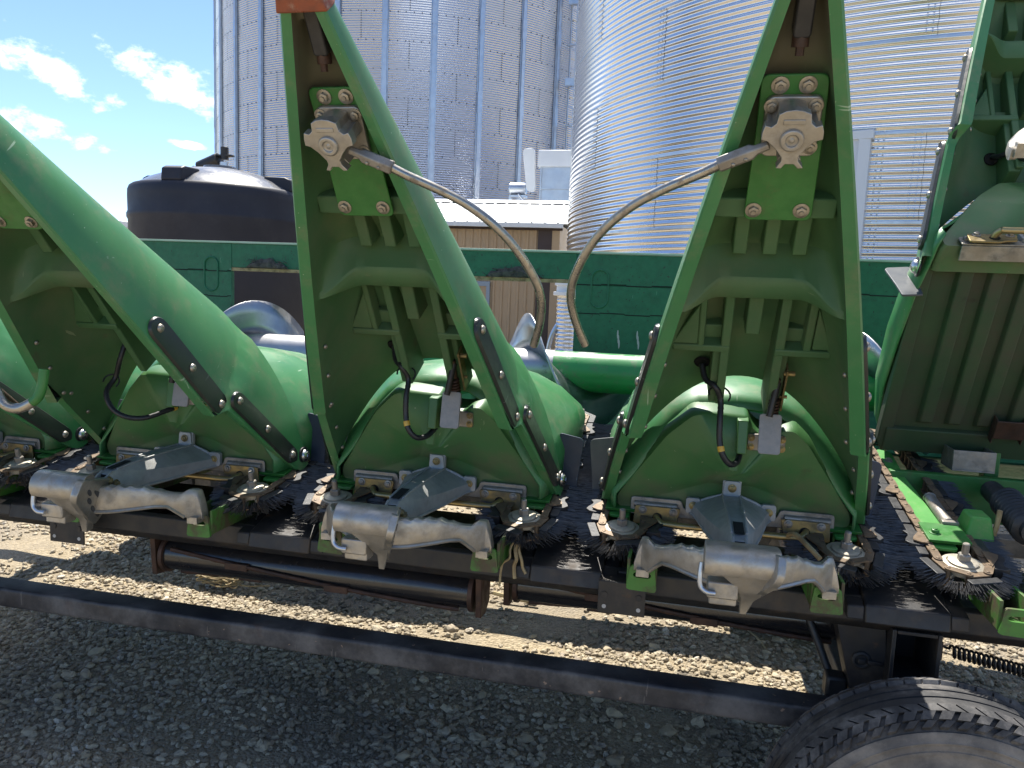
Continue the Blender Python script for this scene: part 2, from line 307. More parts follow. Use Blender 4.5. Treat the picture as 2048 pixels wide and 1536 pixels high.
def mesh_obj(name, mb, mat, parent=None, Mx=None, bevel=0, sharp=40, seg=2):
    if len(mb.marks) > 1 and mb.marks[0] == (0, 0):
        return [mesh_obj(name, q, mat, parent, Mx, bevel, sharp, seg) for q in mb.pieces()][0]
    mb.marks = []
    me = bpy.data.meshes.new(name)
    v = np.asarray(mb.v, dtype=np.float32)
    me.from_pydata([tuple(p) for p in mb.v], [], mb.f); me.validate(clean_customdata=False)
    bm_ = bmesh.new(); bm_.from_mesh(me); bmesh.ops.recalc_face_normals(bm_, faces=bm_.faces); bm_.to_mesh(me); bm_.free()
    me.polygons.foreach_set('use_smooth', [True]*len(me.polygons)); me.set_sharp_from_angle(angle=math.radians(sharp))
    mats = mat if isinstance(mat, (list, tuple)) else [mat]
    for m_ in mats: me.materials.append(M[m_] if isinstance(m_, str) else m_)
    o = bpy.data.objects.new(name, me); COL.objects.link(o)
    if parent is not None: o.parent = parent
    if Mx is not None: o.matrix_basis = Mx
    if bevel:
        b = o.modifiers.new('bevel', 'BEVEL'); b.width = bevel; b.segments = seg; b.limit_method = 'ANGLE'; b.angle_limit = math.radians(38); b.harden_normals = False
    return o
def empty(name, loc, label, cat, group=None):
    o = bpy.data.objects.new(name, None); COL.objects.link(o); o.location = loc; o.empty_display_size = .1
    o['label'] = label; o['category'] = cat
    if group: o['group'] = group
    return o
def tag(o, label=None, cat=None, group=None, kind=None):
    for k, v in (('label', label), ('category', cat), ('group', group), ('kind', kind)):
        if v: o[k] = v
    return o
def copy_tree(o, parent, Mx=None):
    c = o.copy(); COL.objects.link(c)
    if parent is not None: c.parent = parent
    if Mx is not None: c.matrix_basis = Mx
    for ch in [q for q in o.children]: copy_tree(ch, c)
    return c
T_ = Matrix.Translation

# ================================================================ CORN HEADER
X0, SP = .1403, .763                       # first row centre and row spacing (30 in)
HP = Vector((-.6, 2.4, 0))                 # header origin on the ground
header = empty('corn_header', HP, 'green corn harvester header with its snouts folded up, resting on a low trailer', 'corn header')
def rowX(k): return X0-SP*k
ROWS = (-1, 0, 1, 2, 3)
PIV = Vector((0, 2.6, 1.147)); FLIP = T_(PIV) @ Matrix.Rotation(math.radians(-64), 4, 'X') @ T_(-PIV)
def rowM(k): return T_(-HP) @ T_((rowX(k), 0, 0)) @ (FLIP if k == -1 else Matrix.Identity(4))
ELEV = {-1: 55., 0: 55., 1: 54.3, 2: 50.1, 3: 47.5}
def snoutM(k): return rowM(k) @ T_((0, 2.02, .995)) @ Matrix.Rotation(math.radians(180-ELEV[k]), 4, 'X')
SN0 = T_((0, 2.02, .995)) @ Matrix.Rotation(math.radians(125), 4, 'X')
def sn(v, u, n, k=0): return T_((0, 2.02, .995)) @ Matrix.Rotation(math.radians(180-ELEV[k]), 4, 'X') @ Vector((v, u, n))

# ---- snout: local axes x = across, y = along towards the tip, z = out of the open underside
def wq(u): return .3113-.1724*u-.0446*u*u+.0078*u**3+(.012*min(1, max(0, (.338-u)/.012)))
def Dq(u): return max(.045*u*u-.42*u+.53, .05)
def nr(u):
    lo = .052+.2*u; t = min(1, max(0, (u-.322)/.014)); return lo*(1-t)+.15*t
def win(u): return wq(u)-.036+.0125*u+(.010*min(1, max(0, (.33-u)/.02)))
def sg(c, p): return math.copysign(abs(c)**p, c)
def snout_mesh():
    b = MB(); NU = 26; NPH = 49; pw = 2.3
    FR = [0, .12, .26, .42, .6, .72, .79, .815, .84, 1.0]
    grid = []
    for j in range(NPH):
        ph = PI*j/(NPH-1); c, s_ = math.cos(ph), math.sin(ph); sn_ = s_**(2/pw); col = []
        t = sn_; ulo = -.048*math.exp(-((t-.10)/.10)**2)+.47*t**1.4
        us = [ulo+(.40-ulo)*f for f in FR]+[.40+(1.27-.40)*(i+1)/NU for i in range(NU)]
        for u in us:
            r = nr(u); d = Dq(max(u, .05))-(.15-r)
            col.append((wq(u)*sg(c, 2/pw), u, r-d*sn_))
        grid.append(col)
    b.grid(grid)
    # rim band
    for s in (1, -1):
        us = [0, .05, .1, .2, .3, .318, .324, .33, .336, .345]+[.36+.91*i/24 for i in range(25)]
        A = []; B = []; Cc = []
        for u in us:
            A.append((s*wq(u), u, nr(u))); B.append((s*(wq(u)-.004), u, nr(u)+.004)); Cc.append((s*win(u), u, nr(u)))
        b.grid([A, B, Cc])
    # liner
    def nf(u, v):
        a_ = abs(v)
        T = [(1.27, .13), (1.235, .125), (1.225, .098), (1.14, .092), (1.10, .085), (.90, .062), (.86, .045), (.78, .008), (.752, .0), (.722, .035)]
        k = min(1, max(0, (a_-.075)/.072))
        for (u1, n1), (u0, n0) in zip(T, T[1:]):
            if u1 >= u >= u0: return n0+(n1-n0)*(u-u0)/(u1-u0)
        return None
    NC = 41; rows = []
    cs = [math.sin(-PI/2+PI*i/(NC-1)) for i in range(NC)]
    def wall(r, f, c, q=5): return r-(r-f)*(1-abs(c)**q)**(1/q)
    for u in (1.27, 1.235, 1.225, 1.18, 1.14, 1.10, 1.0, .9, .86, .82, .78, .765, .752, .738, .722):
        rows.append([(win(u)*c, u, wall(nr(u), nf(u, win(u)*c), c, 4)) for c in cs])
    def brow(du, n0, n1, ub, rise):
        R = []
        for c in cs:
            v = win(.69)*c; k = min(1, max(0, (abs(v)-.072)/.072)); k = k*k*(3-2*k)
            u = ub+rise*k+du; f = n0+(n1-n0)*k; v = win(u)*c
            R.append((v, u, wall(nr(u), min(f, .145), c, 9)))
        return R
    rows.append(brow(.004, .058, .112, .706, -.028)); rows.append(brow(0, .062, .118, .704, -.028))
    rows.append(brow(0, .064, .121, .690, -.022)); rows.append(brow(0, .056, .122, .662, .006)); rows.append(brow(0, .050, .119, .655, .012))
    rows.append(brow(0, .02, .085, .653, .012)); rows.append(brow(0, -.02, .03, .650, .010))
    def low(f):
        R = []
        for c in cs:
            ua = .335-.24*abs(c)**2.2; u = .64+(ua-.64)*f; r = nr(u); fl = -.035-.05*f
            R.append((win(u)*c, u, wall(r, fl, c, 3.2)))
        return R
    for f in (0, .2, .4, .6, .75, .85, .9, .95, 1.0): rows.append(low(f))
    # short return lip behind the arch edge
    rows.append([(p[0]*1.01, p[1]+.012, p[2]-.03) for p in rows[-1]])
    b2 = MB(); b2.grid(rows)
    return b, b2
def box_ribs():
    b = MB()
    def rib(v0, v1, u0, u1, nt, tap=.004, nb=-.085):
        b.add([(v0, u0, nt), (v1, u0, nt), (v1, u1, nt), (v0, u1, nt), (v0-tap, u0-tap, nb), (v1+tap, u0-tap, nb), (v1+tap, u1+tap, nb), (v0-tap, u1+tap, nb)],
              [(0, 1, 2, 3), (0, 4, 5, 1), (1, 5, 6, 2), (2, 6, 7, 3), (3, 7, 4, 0), (7, 6, 5, 4)])
    rib(-.102, .102, .862, .900, .100, .002, .062)
    for c in (-.047, .008, .062): rib(c-.013, c+.013, .756, .87, .05, .003, -.012)
    rib(-.110, -.097, .49, .655, .004, .003, -.03); rib(-.060, -.041, .32, .66, .004); rib(-.013, .017, .53, .66, .006); rib(.053, .073, .29, .66, .004); rib(.110, .126, .49, .655, .004, .003, -.03)
    rib(-.163, -.041, .477, .494, .007, .004, -.06); rib(.053, .168, .475, .492, .007, .004, -.06)
    rib(-.075, -.046, .315, .48, -.008); rib(.056, .087, .283, .48, -.022)
    for s, v0, v1 in ((-1, -.165, -.11), (1, .128, .168)):
        b.add([(v0, .495, .004), (v1, .495, .004), ((v0 if s > 0 else v1), .60, .0), (v0, .495, -.05), (v1, .495, -.05), ((v0 if s > 0 else v1), .60, -.05)], [(0, 1, 2), (3, 5, 4), (0, 3, 4, 1), (1, 4, 5, 2), (2, 5, 3, 0)])
    # small floors inside the boxes
    rib(-.105, -.05, .495, .53, -.022, .001); rib(.065, .12, .495, .53, -.022, .001)
    rib(-.152, -.105, .495, .52, -.02, .001, -.05); rib(.12, .152, .495, .52, -.02, .001, -.05)
    return b

HUBP = [(-.022, 1.084), (-.012, 1.089), (0, 1.0905), (.012, 1.089), (.024, 1.084), (.026, 1.070), (.033, 1.064), (.042, 1.067), (.0455, 1.056), (.046, 1.044), (.035, 1.041), (.024, 1.030), (.014, 1.016), (.015, 1.009), (.024, .9975), (.016, .9965), (.009, 1.004), (-.004, 1.004), (-.009, .9965), (-.017, .9975), (-.010, 1.009), (-.011, 1.016), (-.022, 1.030), (-.034, 1.041), (-.044, 1.044), (-.043, 1.056), (-.040, 1.067), (-.031, 1.064), (-.024, 1.070)]
def arm_path(s):
    pts = [(.100, .998), (.125, .985), (.158, .970), (.190, .955), (.225, .936), (.255, .914), (.282, .889), (.305, .861), (.324, .83), (.339, .797), (.350, .765), (.354, .73), (.350, .695), (.342, .66), (.330, .622)]
    return [(s*v, u, .17+.002*i*(i < 8)+.016*(i >= 8)) for i, (v, u) in enumerate(pts)]

def build_snout(k, armside):
    shell, liner = snout_mesh()
    o = mesh_obj('snout', shell, 'poly', header, snoutM(k), sharp=50)
    mesh_obj('snout_lining', liner, 'lining', o, sharp=27)
    mesh_obj('inner_ribs', box_ribs(), 'liner', o, bevel=.003, sharp=30)
    # wear strips with their bolts
    for s in (1, -1):
        for (ua, ub, na, nb, w_) in ((.318, .622, .117, .113, .060), (.030, .338, .040, .078, .054)):
            b = MB(); R = []; L_ = ub-ua; r_ = w_/2
            for dd in [0, .002, .005, .009, .014, .02, r_]+[r_+(L_-2*r_)*q_/8 for q_ in range(1, 8)]+[L_-x_ for x_ in (r_, .02, .014, .009, .005, .002, 0)]:
                u = ua+dd; n0 = na+(nb-na)*dd/L_; e_ = min(dd, L_-dd); hw = max(.003, math.sqrt(max(0, r_*r_-(r_-e_)**2))) if e_ < r_ else r_
                v0 = s*(wq(min(u, .32) if ub < .4 else max(u, .345))+.001); v1 = v0+s*.007; h2 = max(.001, hw-.004)
                R.append([(v0, u, n0-hw), (v1, u, n0-h2), (v1+s*.002, u, n0), (v1, u, n0+h2), (v0, u, n0+hw)])
            b.loft(R); mesh_obj('wear_strip', b, 'strip', o, sharp=50)
            q = MB()
            for f in (.085, .5, .915):
                u = ua+(ub-ua)*f; q.dome((s*(wq(min(u, .32) if ub < .4 else max(u, .345))+.009), u, na+(nb-na)*f), (s, 0, 0), .0105)
            mesh_obj('strip_bolt', q, 'bolt', o)
        q = MB(); q.lathe([(.026, 0), (.026, .004), (.022, .006)], (s*.318, 0, .002), (s, 0, 0), 24); mesh_obj('hinge_washer', q, 'rubber', o)
        q = MB(); q.dome((s*.324, 0, .002), (s, 0, 0), .019); q.marks = []; q.lathe([(.009, .009), (.008, .013)], (s*.324, 0, .002), (s, 0, 0), 6); mesh_obj('hinge_bolt', q, 'boltnew', o)
        # rivet heads along the inner rim
        q = MB()
        for u in (.10, .20, .30, .345, .44, .53):
            q.dome((s*(win(u)-.004), u, nr(u)-.028), (-s, 0, .4), .006)
        mesh_obj('rivet', q, 'bolt', o)
    # latch plate, flange, hub and crop bar
    b = MB(); b.prism(roundpoly([(-.049, 1.118), (.051, 1.118), (.056, 1.03), (.061, .866), (-.052, .866), (-.048, 1.03)], .014, 4), .108, .114); mesh_obj('mounting_plate', b, 'paint', o, bevel=.0015)
    q = MB()
    for v, u in ((-.02, 1.102), (.021, 1.102), (-.037, .886), (.042, .886)): q.hexbolt((v, u, .114), (0, 0, 1), .0095)
    mesh_obj('plate_bolt', q, 'bolt', o)
    b = MB(); b.prism(rrect(.086, .098, .012, .004, 1.039), .114, .126); mesh_obj('hub_flange', b, 'alu', o, bevel=.002)
    q = MB()
    for v, u in ((-.030, 1.074), (.036, 1.074), (.037, 1.006)): q.hexbolt((v, u, .126), (0, 0, 1), .008)
    mesh_obj('flange_bolt', q, 'bolt', o)
    b = MB(); b.prism([(x*.9+.0002, (y-1.044)*.9+1.044) for x, y in HUBP[::1]], .126, .166); b.prism(HUBP, .164, .184)
    b.lathe([(.018, 0), (.018, .004), (.016, .007), (.010, .007), (.009, .003), (.004, .003), (.003, .005), (0, .005)], (.001, 1.044, .183), (0, 0, 1), 24)
    b.box(-.015, .017, 1.068, 1.076, .183, .1858)
    mesh_obj('indexing_hub', b, 'alu', o, bevel=.0018)
    s = armside
    b = MB(); p0 = Vector((s*.030, 1.030, .170)); p1 = Vector((s*.104, .9965, .171))
    b.tube([p0, p0.lerp(p1, .25), p0.lerp(p1, .35), p1], .012, 6, True, None, [.008, .009, .0138, .0138])
    mesh_obj('arm_socket', b, 'zinc', o, bevel=.002)
    b = MB(); pp = smoothpath(arm_path(s), 4); b.tube(pp, .0082, 14); mesh_obj('crop_bar', b, 'bar', o, sharp=60)
    q = MB(); 
    for f in (.45, .7): q.dome(p0.lerp(p1, f)+Vector((0, -.004, .0125)), (0, 0, 1), .0035)
    mesh_obj('socket_pin', q, 'bolt', o)
    # tip hardware
    b = MB(); b.prism(rrect(.026, .075, .006, 0, 1.212), .085, .128); mesh_obj('rubber_block', b, 'rubber', o, bevel=.003)
    q = MB()
    for u, d in ((1.172, -1), (1.252, 1)):
        q.mark(); q.cyl((0, u+d*-.004, .115), (0, u+d*.012, .120), .0125, 12); q.cyl((0, u, .12), (0, u+d*.022, .128), .0065, 8)
    mesh_obj('block_bolt', q, 'rust', o)
    b = MB(); R = []
    for u in (1.252, 1.262, 1.30, 1.34, 1.37):
        w_ = max(.012, wq(min(u, 1.3)))+.004; d_ = max(.03, Dq(u)+.006)
        R.append([(w_*sg(math.cos(ph), .8), u, .156-d_*math.sin(ph)**.8) for ph in [PI*i/14 for i in range(15)]])
    b.loft(R); mesh_obj('tip_cap', b, 'tip', o, bevel=.003)
    # wiring hole and release latch
    b = MB(); b.lathe([(.019, 0), (.017, .004), (.015, .001), (.0001, -.002)], (-.095, .394, -.058), (0, -.25, 1), 20); mesh_obj('wiring_grommet', b, 'dark', o)
    b = MB(); b.cyl((.072, .395, -.012), (.070, .255, .012), .007, 10)
    for i in range(9): b.lathe([(.0115, 0), (.0135, .0025), (.0115, .005)], (.0712, .345-.009*i, .002+.0009*i), (0, -1, .13), 12)
    mesh_obj('latch_spring', b, 'rust', o)
    b = MB(); b.cyl((.074, .385, -.012), (.060, .325, .040), .0078, 12); mesh_obj('latch_handle', b, 'black', o)
    b = MB(); b.box(.088, .092, .30, .42, -.04, -.008); b.cyl((.084, .405, -.02), (.108, .405, -.02), .006, 8); b.cyl((.084, .335, -.02), (.100, .335, -.02), .004, 8); mesh_obj('latch_bracket', b, 'gold', o)
    return o

ARM = {-1: -1, 0: -1, 1: 1, 2: -1, 3: -1}
snout0 = build_snout(0, -1); snout1 = build_snout(1, 1)
snouts = {0: snout0, 1: snout1}
for k in (-1, 2, 3): snouts[k] = copy_tree(snout1 if k == -1 else snout0, header, snoutM(k))

# ---- divider hood: front panel, body, latch parts, hinge hardware
def hood_body():
    b = MB()
    def sec(Y, base, pts):
        P = [(-x, Y, z) for x, z in pts]+[(x, Y, z) for x, z in pts[::-1] if x > 0]
        return P
    S_ = [(1.912, [(.286, .962), (.286, .998), (.242, 1.055), (.188, 1.138), (.133, 1.203), (.082, 1.234), (0, 1.240)]),
          (1.95, [(.297, .963), (.299, 1.01), (.270, 1.073), (.215, 1.156), (.160, 1.224), (.097, 1.262), (0, 1.270)]),
          (2.00, [(.304, .965), (.306, 1.02), (.288, 1.085), (.238, 1.170), (.180, 1.240), (.105, 1.280), (0, 1.290)]),
          (2.08, [(.318, .970), (.324, 1.07), (.306, 1.115), (.250, 1.19), (.185, 1.252), (.10, 1.288), (0, 1.297)]),
          (2.25, [(.325, 1.00), (.332, 1.10), (.314, 1.145), (.255, 1.207), (.18, 1.255), (.095, 1.281), (0, 1.288)]),
          (2.42, [(.325, 1.03), (.332, 1.105), (.314, 1.145), (.25, 1.198), (.17, 1.236), (.09, 1.255), (0, 1.261)]),
          (2.56, [(.310, 1.05), (.312, 1.10), (.285, 1.13), (.22, 1.165), (.15, 1.19), (.08, 1.205), (0, 1.21)]),
          (2.68, [(.265, 1.06), (.262, 1.08), (.235, 1.095), (.18, 1.113), (.12, 1.127), (.06, 1.135), (0, 1.137)])]
    b.grid([[(x, y, z) for x, y, z in sec(Y, 0, p)] for Y, p in S_])
    # side skirt step
    return b
def hood_front():
    out = [(-.284, .957), (-.284, .99), (-.166, 1.165), (-.106, 1.222), (-.070, 1.226), (.020, 1.222), (.028, 1.205), (.048, 1.186), (.086, 1.186), (.098, 1.196), (.128, 1.200), (.166, 1.165), (.284, .99), (.284, .957)]
    out = roundpoly(out, .014, 3)
    def yf(z): return 1.944-.29*(z-.957)
    b = MB(); cx, cz = 0, 1.06
    def ring(sc, dy, dz=0): return [(x*sc, yf(z)+dy, cz+(z-cz)*sc+dz) for x, z in out]
    rings = [ring(1.035, .075, .016), ring(1.03, .05, .014), ring(1.012, .012, .004), ring(.985, 0), ring(.6, 0), ring(.2, 0)]
    n = len(out); b.loft(rings, None, True, True)
    return b
def build_hood(k):
    Mx = rowM(k)
    o = mesh_obj('divider_hood', hood_body(), 'poly', header, Mx, sharp=50)
    so = o.modifiers.new('solid', 'SOLIDIFY'); so.thickness = .006; so.offset = -1
    f = mesh_obj('front_panel', hood_front(), 'face', o, sharp=55)
    # recess post and tongue
    b = MB(); b.add([(-.004, 1.848, 1.218), (.022, 1.848, 1.218), (.020, 1.835, 1.140), (-.002, 1.835, 1.140), (-.006, 1.90, 1.226), (.024, 1.90, 1.226), (.024, 1.93, 1.135), (-.006, 1.93, 1.135)],
                    [(0, 1, 2, 3), (0, 4, 5, 1), (1, 5, 6, 2), (2, 6, 7, 3), (3, 7, 4, 0)]); mesh_obj('moulded_post', b, 'face', o, bevel=.003)
    b = MB(); T = T_((.066, 1.815, 1.196)) @ Matrix.Rotation(math.radians(-12), 4, 'X')
    b.prism(rrect(.049, .092, .007, 0, 0), -.004, .004, T @ Matrix.Rotation(math.radians(90), 4, 'X')); mesh_obj('latch_tongue', b, 'tongue', o, bevel=.0015)
    b = MB(); b.prism(rrect(.086, .040, .005, .066, 1.165), 1.868, 1.892, None, 'y'); mesh_obj('latch_base', b, 'zinc', o, bevel=.002)
    q = MB()
    for x in (.031, .101):
        for z in (1.154, 1.176): q.hexbolt((x, 1.868, z), (0, -1, 0), .006)
    mesh_obj('latch_bolt', q, 'gold', o)
    b = MB(); b.lathe([(.018, 0), (.015, .006), (.012, .003), (.0, .002)], (.008, 1.884, 1.136), (0, -1, .2), 18); mesh_obj('wiring_hole', b, 'dark', o)
    # corrugated wiring loom hanging from snout to hood
    p = [sn(-.095, .394, -.05, max(k, 0)), sn(-.085, .375, -.02, max(k, 0)), sn(-.062, .372, .004, max(k, 0)), sn(-.048, .340, .012, max(k, 0)), Vector((-.047, 1.80, 1.225)), Vector((-.045, 1.795, 1.18)), Vector((-.036, 1.79, 1.145)), Vector((-.018, 1.80, 1.122)), Vector((.0, 1.83, 1.122)), Vector((.008, 1.872, 1.136))]
    if k == 2: p = [sn(-.095, .394, -.05, 2), sn(-.105, .36, .0, 2), Vector((-.13, 1.80, 1.22)), Vector((-.135, 1.77, 1.18)), Vector((-.11, 1.76, 1.14)), Vector((-.07, 1.765, 1.118)), Vector((-.03, 1.79, 1.115)), Vector((-.0, 1.84, 1.13)), Vector((.008, 1.872, 1.136))]
    sp_ = smoothpath(p, 9); b = MB(); L = len(sp_); b.tube(sp_, .0068, 10, True, None, [.0066+.0009*(i % 2) for i in range(L)]); mesh_obj('wiring_loom', b, 'hose', o)
    i0 = int(L*.60) if k != 2 else L-6; b = MB(); b.tube(sp_[i0:i0+4], .0082, 10); mesh_obj('yellow_tape', b, 'tape', o)
    b = MB(); c = sp_[int(L*.30)]; b.tube([c+Vector((.024*math.cos(t), -.004+.012*math.sin(t), .02*math.sin(t*.9))) for t in [PI*1.3*i/10-.6 for i in range(11)]], .0022, 6); mesh_obj('cable_tie', b, 'hose', o)
    # angle rail along the bottom edge and the hinge rod
    for s in (-1, 1):
        P = roundpoly([(s*.245, .956), (s*.245, .990), (s*.118, .990), (s*.112, .968), (s*.020, .968), (s*.020, .945), (s*.245, .945)], .009, 3)
        b = MB(); b.prism(P, 1.932, 1.937, None, 'y')
        b.tube([(s*.128, 1.931, .972), (s*.236, 1.931, .972)], .0085, 10)
        b.box(s*.022, s*.244, 1.9375, 1.978, .9445, .949)
        mesh_obj('angle_rail', b, 'zinc', o, bevel=.0015)
        b = MB(); b.prism(roundpoly([(s*.120, .972), (s*.232, .972), (s*.236, .925), (s*.17, .922), (s*.155, .932), (s*.128, .934)], .006, 3), 1.916, 1.921, None, 'y'); mesh_obj('hinge_plate', b, 'gold', o, bevel=.001)
        q = MB()
        for x in (.137, .213): q.hexbolt((s*x, 1.916, .962), (0, -1, 0), .0072)
        mesh_obj('hinge_plate_bolt', q, 'zinc', o)
        b = MB(); b.lathe([(.012, 0), (.012, .0015), (0, .0015)], (s*.176, 1.9155, .945), (0, -1, 0), 16); mesh_obj('rod_slot', b, 'dark', o)
    b = MB(); b.tube(smoothpath([(-.180, 1.925, .948), (-.176, 1.905, .945), (-.166, 1.893, .939), (-.15, 1.892, .936), (0, 1.892, .936), (.15, 1.892, .936), (.166, 1.893, .939), (.176, 1.905, .945), (.180, 1.925, .948)], 4), .0082, 12); mesh_obj('hinge_rod', b, 'rod', o)
    # rubber flaps beside the hood
    for s in (1, -1):
        P = [(s*.306, .938), (s*.358, .930), (s*.362, .99), (s*.373, 1.092), (s*.366, 1.102), (s*.310, 1.112), (s*.304, 1.108)]
        b = MB(); b.prism(roundpoly(P, .005, 3), 2.070, 2.076, None, 'y'); mesh_obj('rubber_flap', b, 'flap' if s > 0 else 'greyflap', o, bevel=.001)
    return o
hoods = {0: build_hood(0), 2: build_hood(2)}
for k in (-1, 1, 3): hoods[k] = copy_tree(hoods[0] if k != 3 else hoods[2], header, rowM(k))
hoods[-1]['label'] = 'divider hood tipped up at the right end with its ribbed underside showing'
snouts[-1]['label'] = 'snout leaning back above the tipped up hood'
# ribbed underside of the raised hood
b = MB(); b.box(-.285, .285, 1.95, 2.60, 1.005, 1.012)
for x in (-.20, -.125, -.05, .03, .11, .19): b.add([(x-.016, 1.98, .985), (x+.016, 1.98, .985), (x+.016, 2.50, .985), (x-.016, 2.50, .985), (x-.024, 1.96, 1.012), (x+.024, 1.96, 1.012), (x+.024, 2.52, 1.012), (x-.024, 2.52, 1.012)], [(0, 1, 2, 3), (0, 4, 5, 1), (1, 5, 6, 2), (2, 6, 7, 3), (3, 7, 4, 0)])
b.box(-.30, .30, 2.53, 2.61, .985, 1.03)
for s in (1, -1): b.prism([(s*.300, 1.96), (s*.312, 1.98), (s*.318, 2.58), (s*.30, 2.62), (s*.28, 2.60), (s*.28, 1.96)], .992, 1.03)
mesh_obj('hood_underside', b, 'under', hoods[-1], bevel=.004)
b = MB(); b.box(-.03, .05, 2.46, 2.52, .955, .96); b.box(-.03, -.026, 2.46, 2.54, .96, .99); b.box(.046, .05, 2.46, 2.54, .96, .99); mesh_obj('prop_bracket', b, 'rust', hoods[-1], bevel=.002)

# ---- cast bracket: arm, grip bar, sleeve with the paw plate
def build_casting(k):
    b = MB()
    def s_(Y, wo, zo, wi, zi, zb, th=.004): return [(-wo, Y, zb), (-wo, Y, zo), (-wi, Y, zi), (wi, Y, zi), (wo, Y, zo), (wo, Y, zb)]
    b.loft([s_(1.932, .100, .985, .020, 1.018, .962), s_(1.90, .085, .985, .021, 1.018, .960), s_(1.80, .062, .988, .019, 1.020, .955), s_(1.70, .036, .995, .017, 1.018, .952), s_(1.62, .021, 1.002, .016, 1.012, .950), s_(1.60, .019, .996, .016, 1.004, .950)])
    for x in (-.0155, .0115): b.prism([(1.62, .955), (1.62, 1.010), (1.605, 1.012), (1.575, .995), (1.565, .975), (1.575, .950)], x, x+.005, None, 'x')
    b.prism(rrect(.044, .044, .008, 0, 1.037), 1.922, 1.934, None, 'y')
    b.prism(roundpoly([(-.022, 1.015), (.022, 1.015), (.018, 1.055), (-.018, 1.055)], .006), 1.915, 1.934, None, 'y')
    for s in (-1, 1): b.prism(rrect(.036, .040, .007, s*.090, .982), 1.922, 1.936, None, 'y')
    for sx in (-1, 1):
        b.tube([(sx*.098, 1.930, .963), (sx*.083, 1.90, .961), (sx*.061, 1.80, .956), (sx*.036, 1.70, .953), (sx*.021, 1.62, .951)], .0045, 6)
        b.tube([(sx*.020, 1.930, 1.019), (sx*.021, 1.90, 1.019), (sx*.019, 1.80, 1.021), (sx*.017, 1.70, 1.019), (sx*.0155, 1.625, 1.013)], .0032, 6)
        b.tube([(sx*.016, 1.926, 1.018), (sx*.055, 1.927, 1.004), (sx*.092, 1.928, .986)], .0045, 6)
    o = mesh_obj('cast_arm', b, 'alu2', header, rowM(k), bevel=.0012, sharp=30)
    q = MB(); q.add([(-.0105, 1.615, 1.0145), (.0105, 1.615, 1.0145), (.0105, 1.685, 1.0205), (-.0105, 1.685, 1.0205)], [(0, 1, 2, 3)]); q.add([(-.0105, 1.598, .98), (.0105, 1.598, .98), (.0105, 1.600, 1.003), (-.0105, 1.600, 1.003)], [(0, 1, 2, 3)]); mesh_obj('clevis_slot_shade', q, 'dark', o)  # dark sheets laid on the arm stand in for the slot's shade
    q = MB()
    for x, z in ((0, 1.038), (-.090, .983), (.090, .983)): q.hexbolt((x, 1.921 if x else 1.914, z), (0, -1, 0), .0072)
    mesh_obj('arm_bolt', q, 'gold', o)
    # grip bar
    R = []; N = 61
    for i in range(N):
        t = -1+2*i/(N-1); x = .216*t; a_ = abs(t)
        Y = 1.545+.150*min(1, a_/.93)**1.7; 
        zt = np.interp(a_, [0, .35, .55, .72, .80, .87, .93, .97, 1], [.990, .990, .982, .962, .957, .966, .962, .938, .905])
        zb = np.interp(a_, [0, .25, .45, .62, .72, .79, .84, .88, 1], [.925, .925, .928, .930, .926, .908, .892, .886, .884])
        if .22 < a_ < .66: zt += .0022*math.cos((a_-.22)*2*PI/.105)
        hw = np.interp(a_, [0, .7, .85, 1], [.016, .015, .017, .014]); zm = (zt+zb)/2; hz = (zt-zb)/2
        ring = []
        for j in range(14):
            ph = 2*PI*j/14; ring.append((x, Y+hw*sg(math.cos(ph), .5), zm+hz*sg(math.sin(ph), .5)))
        R.append(ring)
    b = MB(); b.loft(R)
    # bottom flange ridge and the two feet
    rid = [(.216*t*.84, 1.545+.150*min(1, abs(t)*.84/.93)**1.7-.013, np.interp(abs(t)*.84, [0, .25, .45, .62, .72, .79, .84], [.925, .925, .928, .930, .926, .908, .894])+.002) for t in np.linspace(-1, 1, 41)]
    b.tube(rid, .0045, 6)
    for s in (-1, 1): b.box(s*.196-.014, s*.196+.014, 1.668, 1.700, .877, .893)
    mesh_obj('grip_bar', b, 'alu', o, sharp=34)
    # sleeve: half-round cap with a gusset running down to the slanted paw plate
    A_, B_, C_ = Vector((.069, 1.45, 1.028)), Vector((.017, 1.600, .990)), Vector((.016, 1.536, .902))
    pl = lambda a_, c: A_+(B_-A_)*a_+(C_-A_)*c
    nrm = (B_-A_).cross(C_-A_).normalized(); nrm = nrm if nrm.x > 0 else -nrm
    b = MB(); R = []
    for x in np.linspace(-.074, .066, 13):
        R.append([(x, 1.482+.036*math.cos(ph), 1.0+.036*math.sin(ph)) for ph in [-.5+(PI+1.15)*i/13 for i in range(14)]])
    trim = lambda P: [Vector(p)-Vector((max(0, (Vector(p)-A_).dot(nrm))/nrm.x, 0, 0)) for p in P]
    b.loft([trim(r) for r in R])
    # gusset between sleeve and blade
    top = [(-.058, 1.452, .992), (.066, 1.450, .992), (.062, 1.50, .975), (-.04, 1.50, .975)]
    mid = [(-.012, 1.472, .952), (.046, 1.468, .952), (.040, 1.525, .945), (-.006, 1.52, .945)]
    low = [(.002, 1.510, .915), (.030, 1.508, .913), (.026, 1.545, .905), (.004, 1.545, .905)]
    bot = [(.002, 1.520, .880), (.026, 1.520, .880), (.024, 1.550, .880), (.004, 1.550, .880)]
    mesh_obj('sleeve', b, 'alu', o, bevel=.0015, sharp=35); b = MB()
    b.loft([trim(r) for r in (top, mid, low, bot)])
    ol = roundpoly([(0, -.02), (1.12, -.06), (1.10, .10), (.78, .36), (.36, .86), (.02, 1.08), (-.12, .95), (-.40, .52), (-.34, .36)], .09)
    mesh_obj('sleeve_gusset', b, 'alu', o, bevel=.002, sharp=35); b = MB()
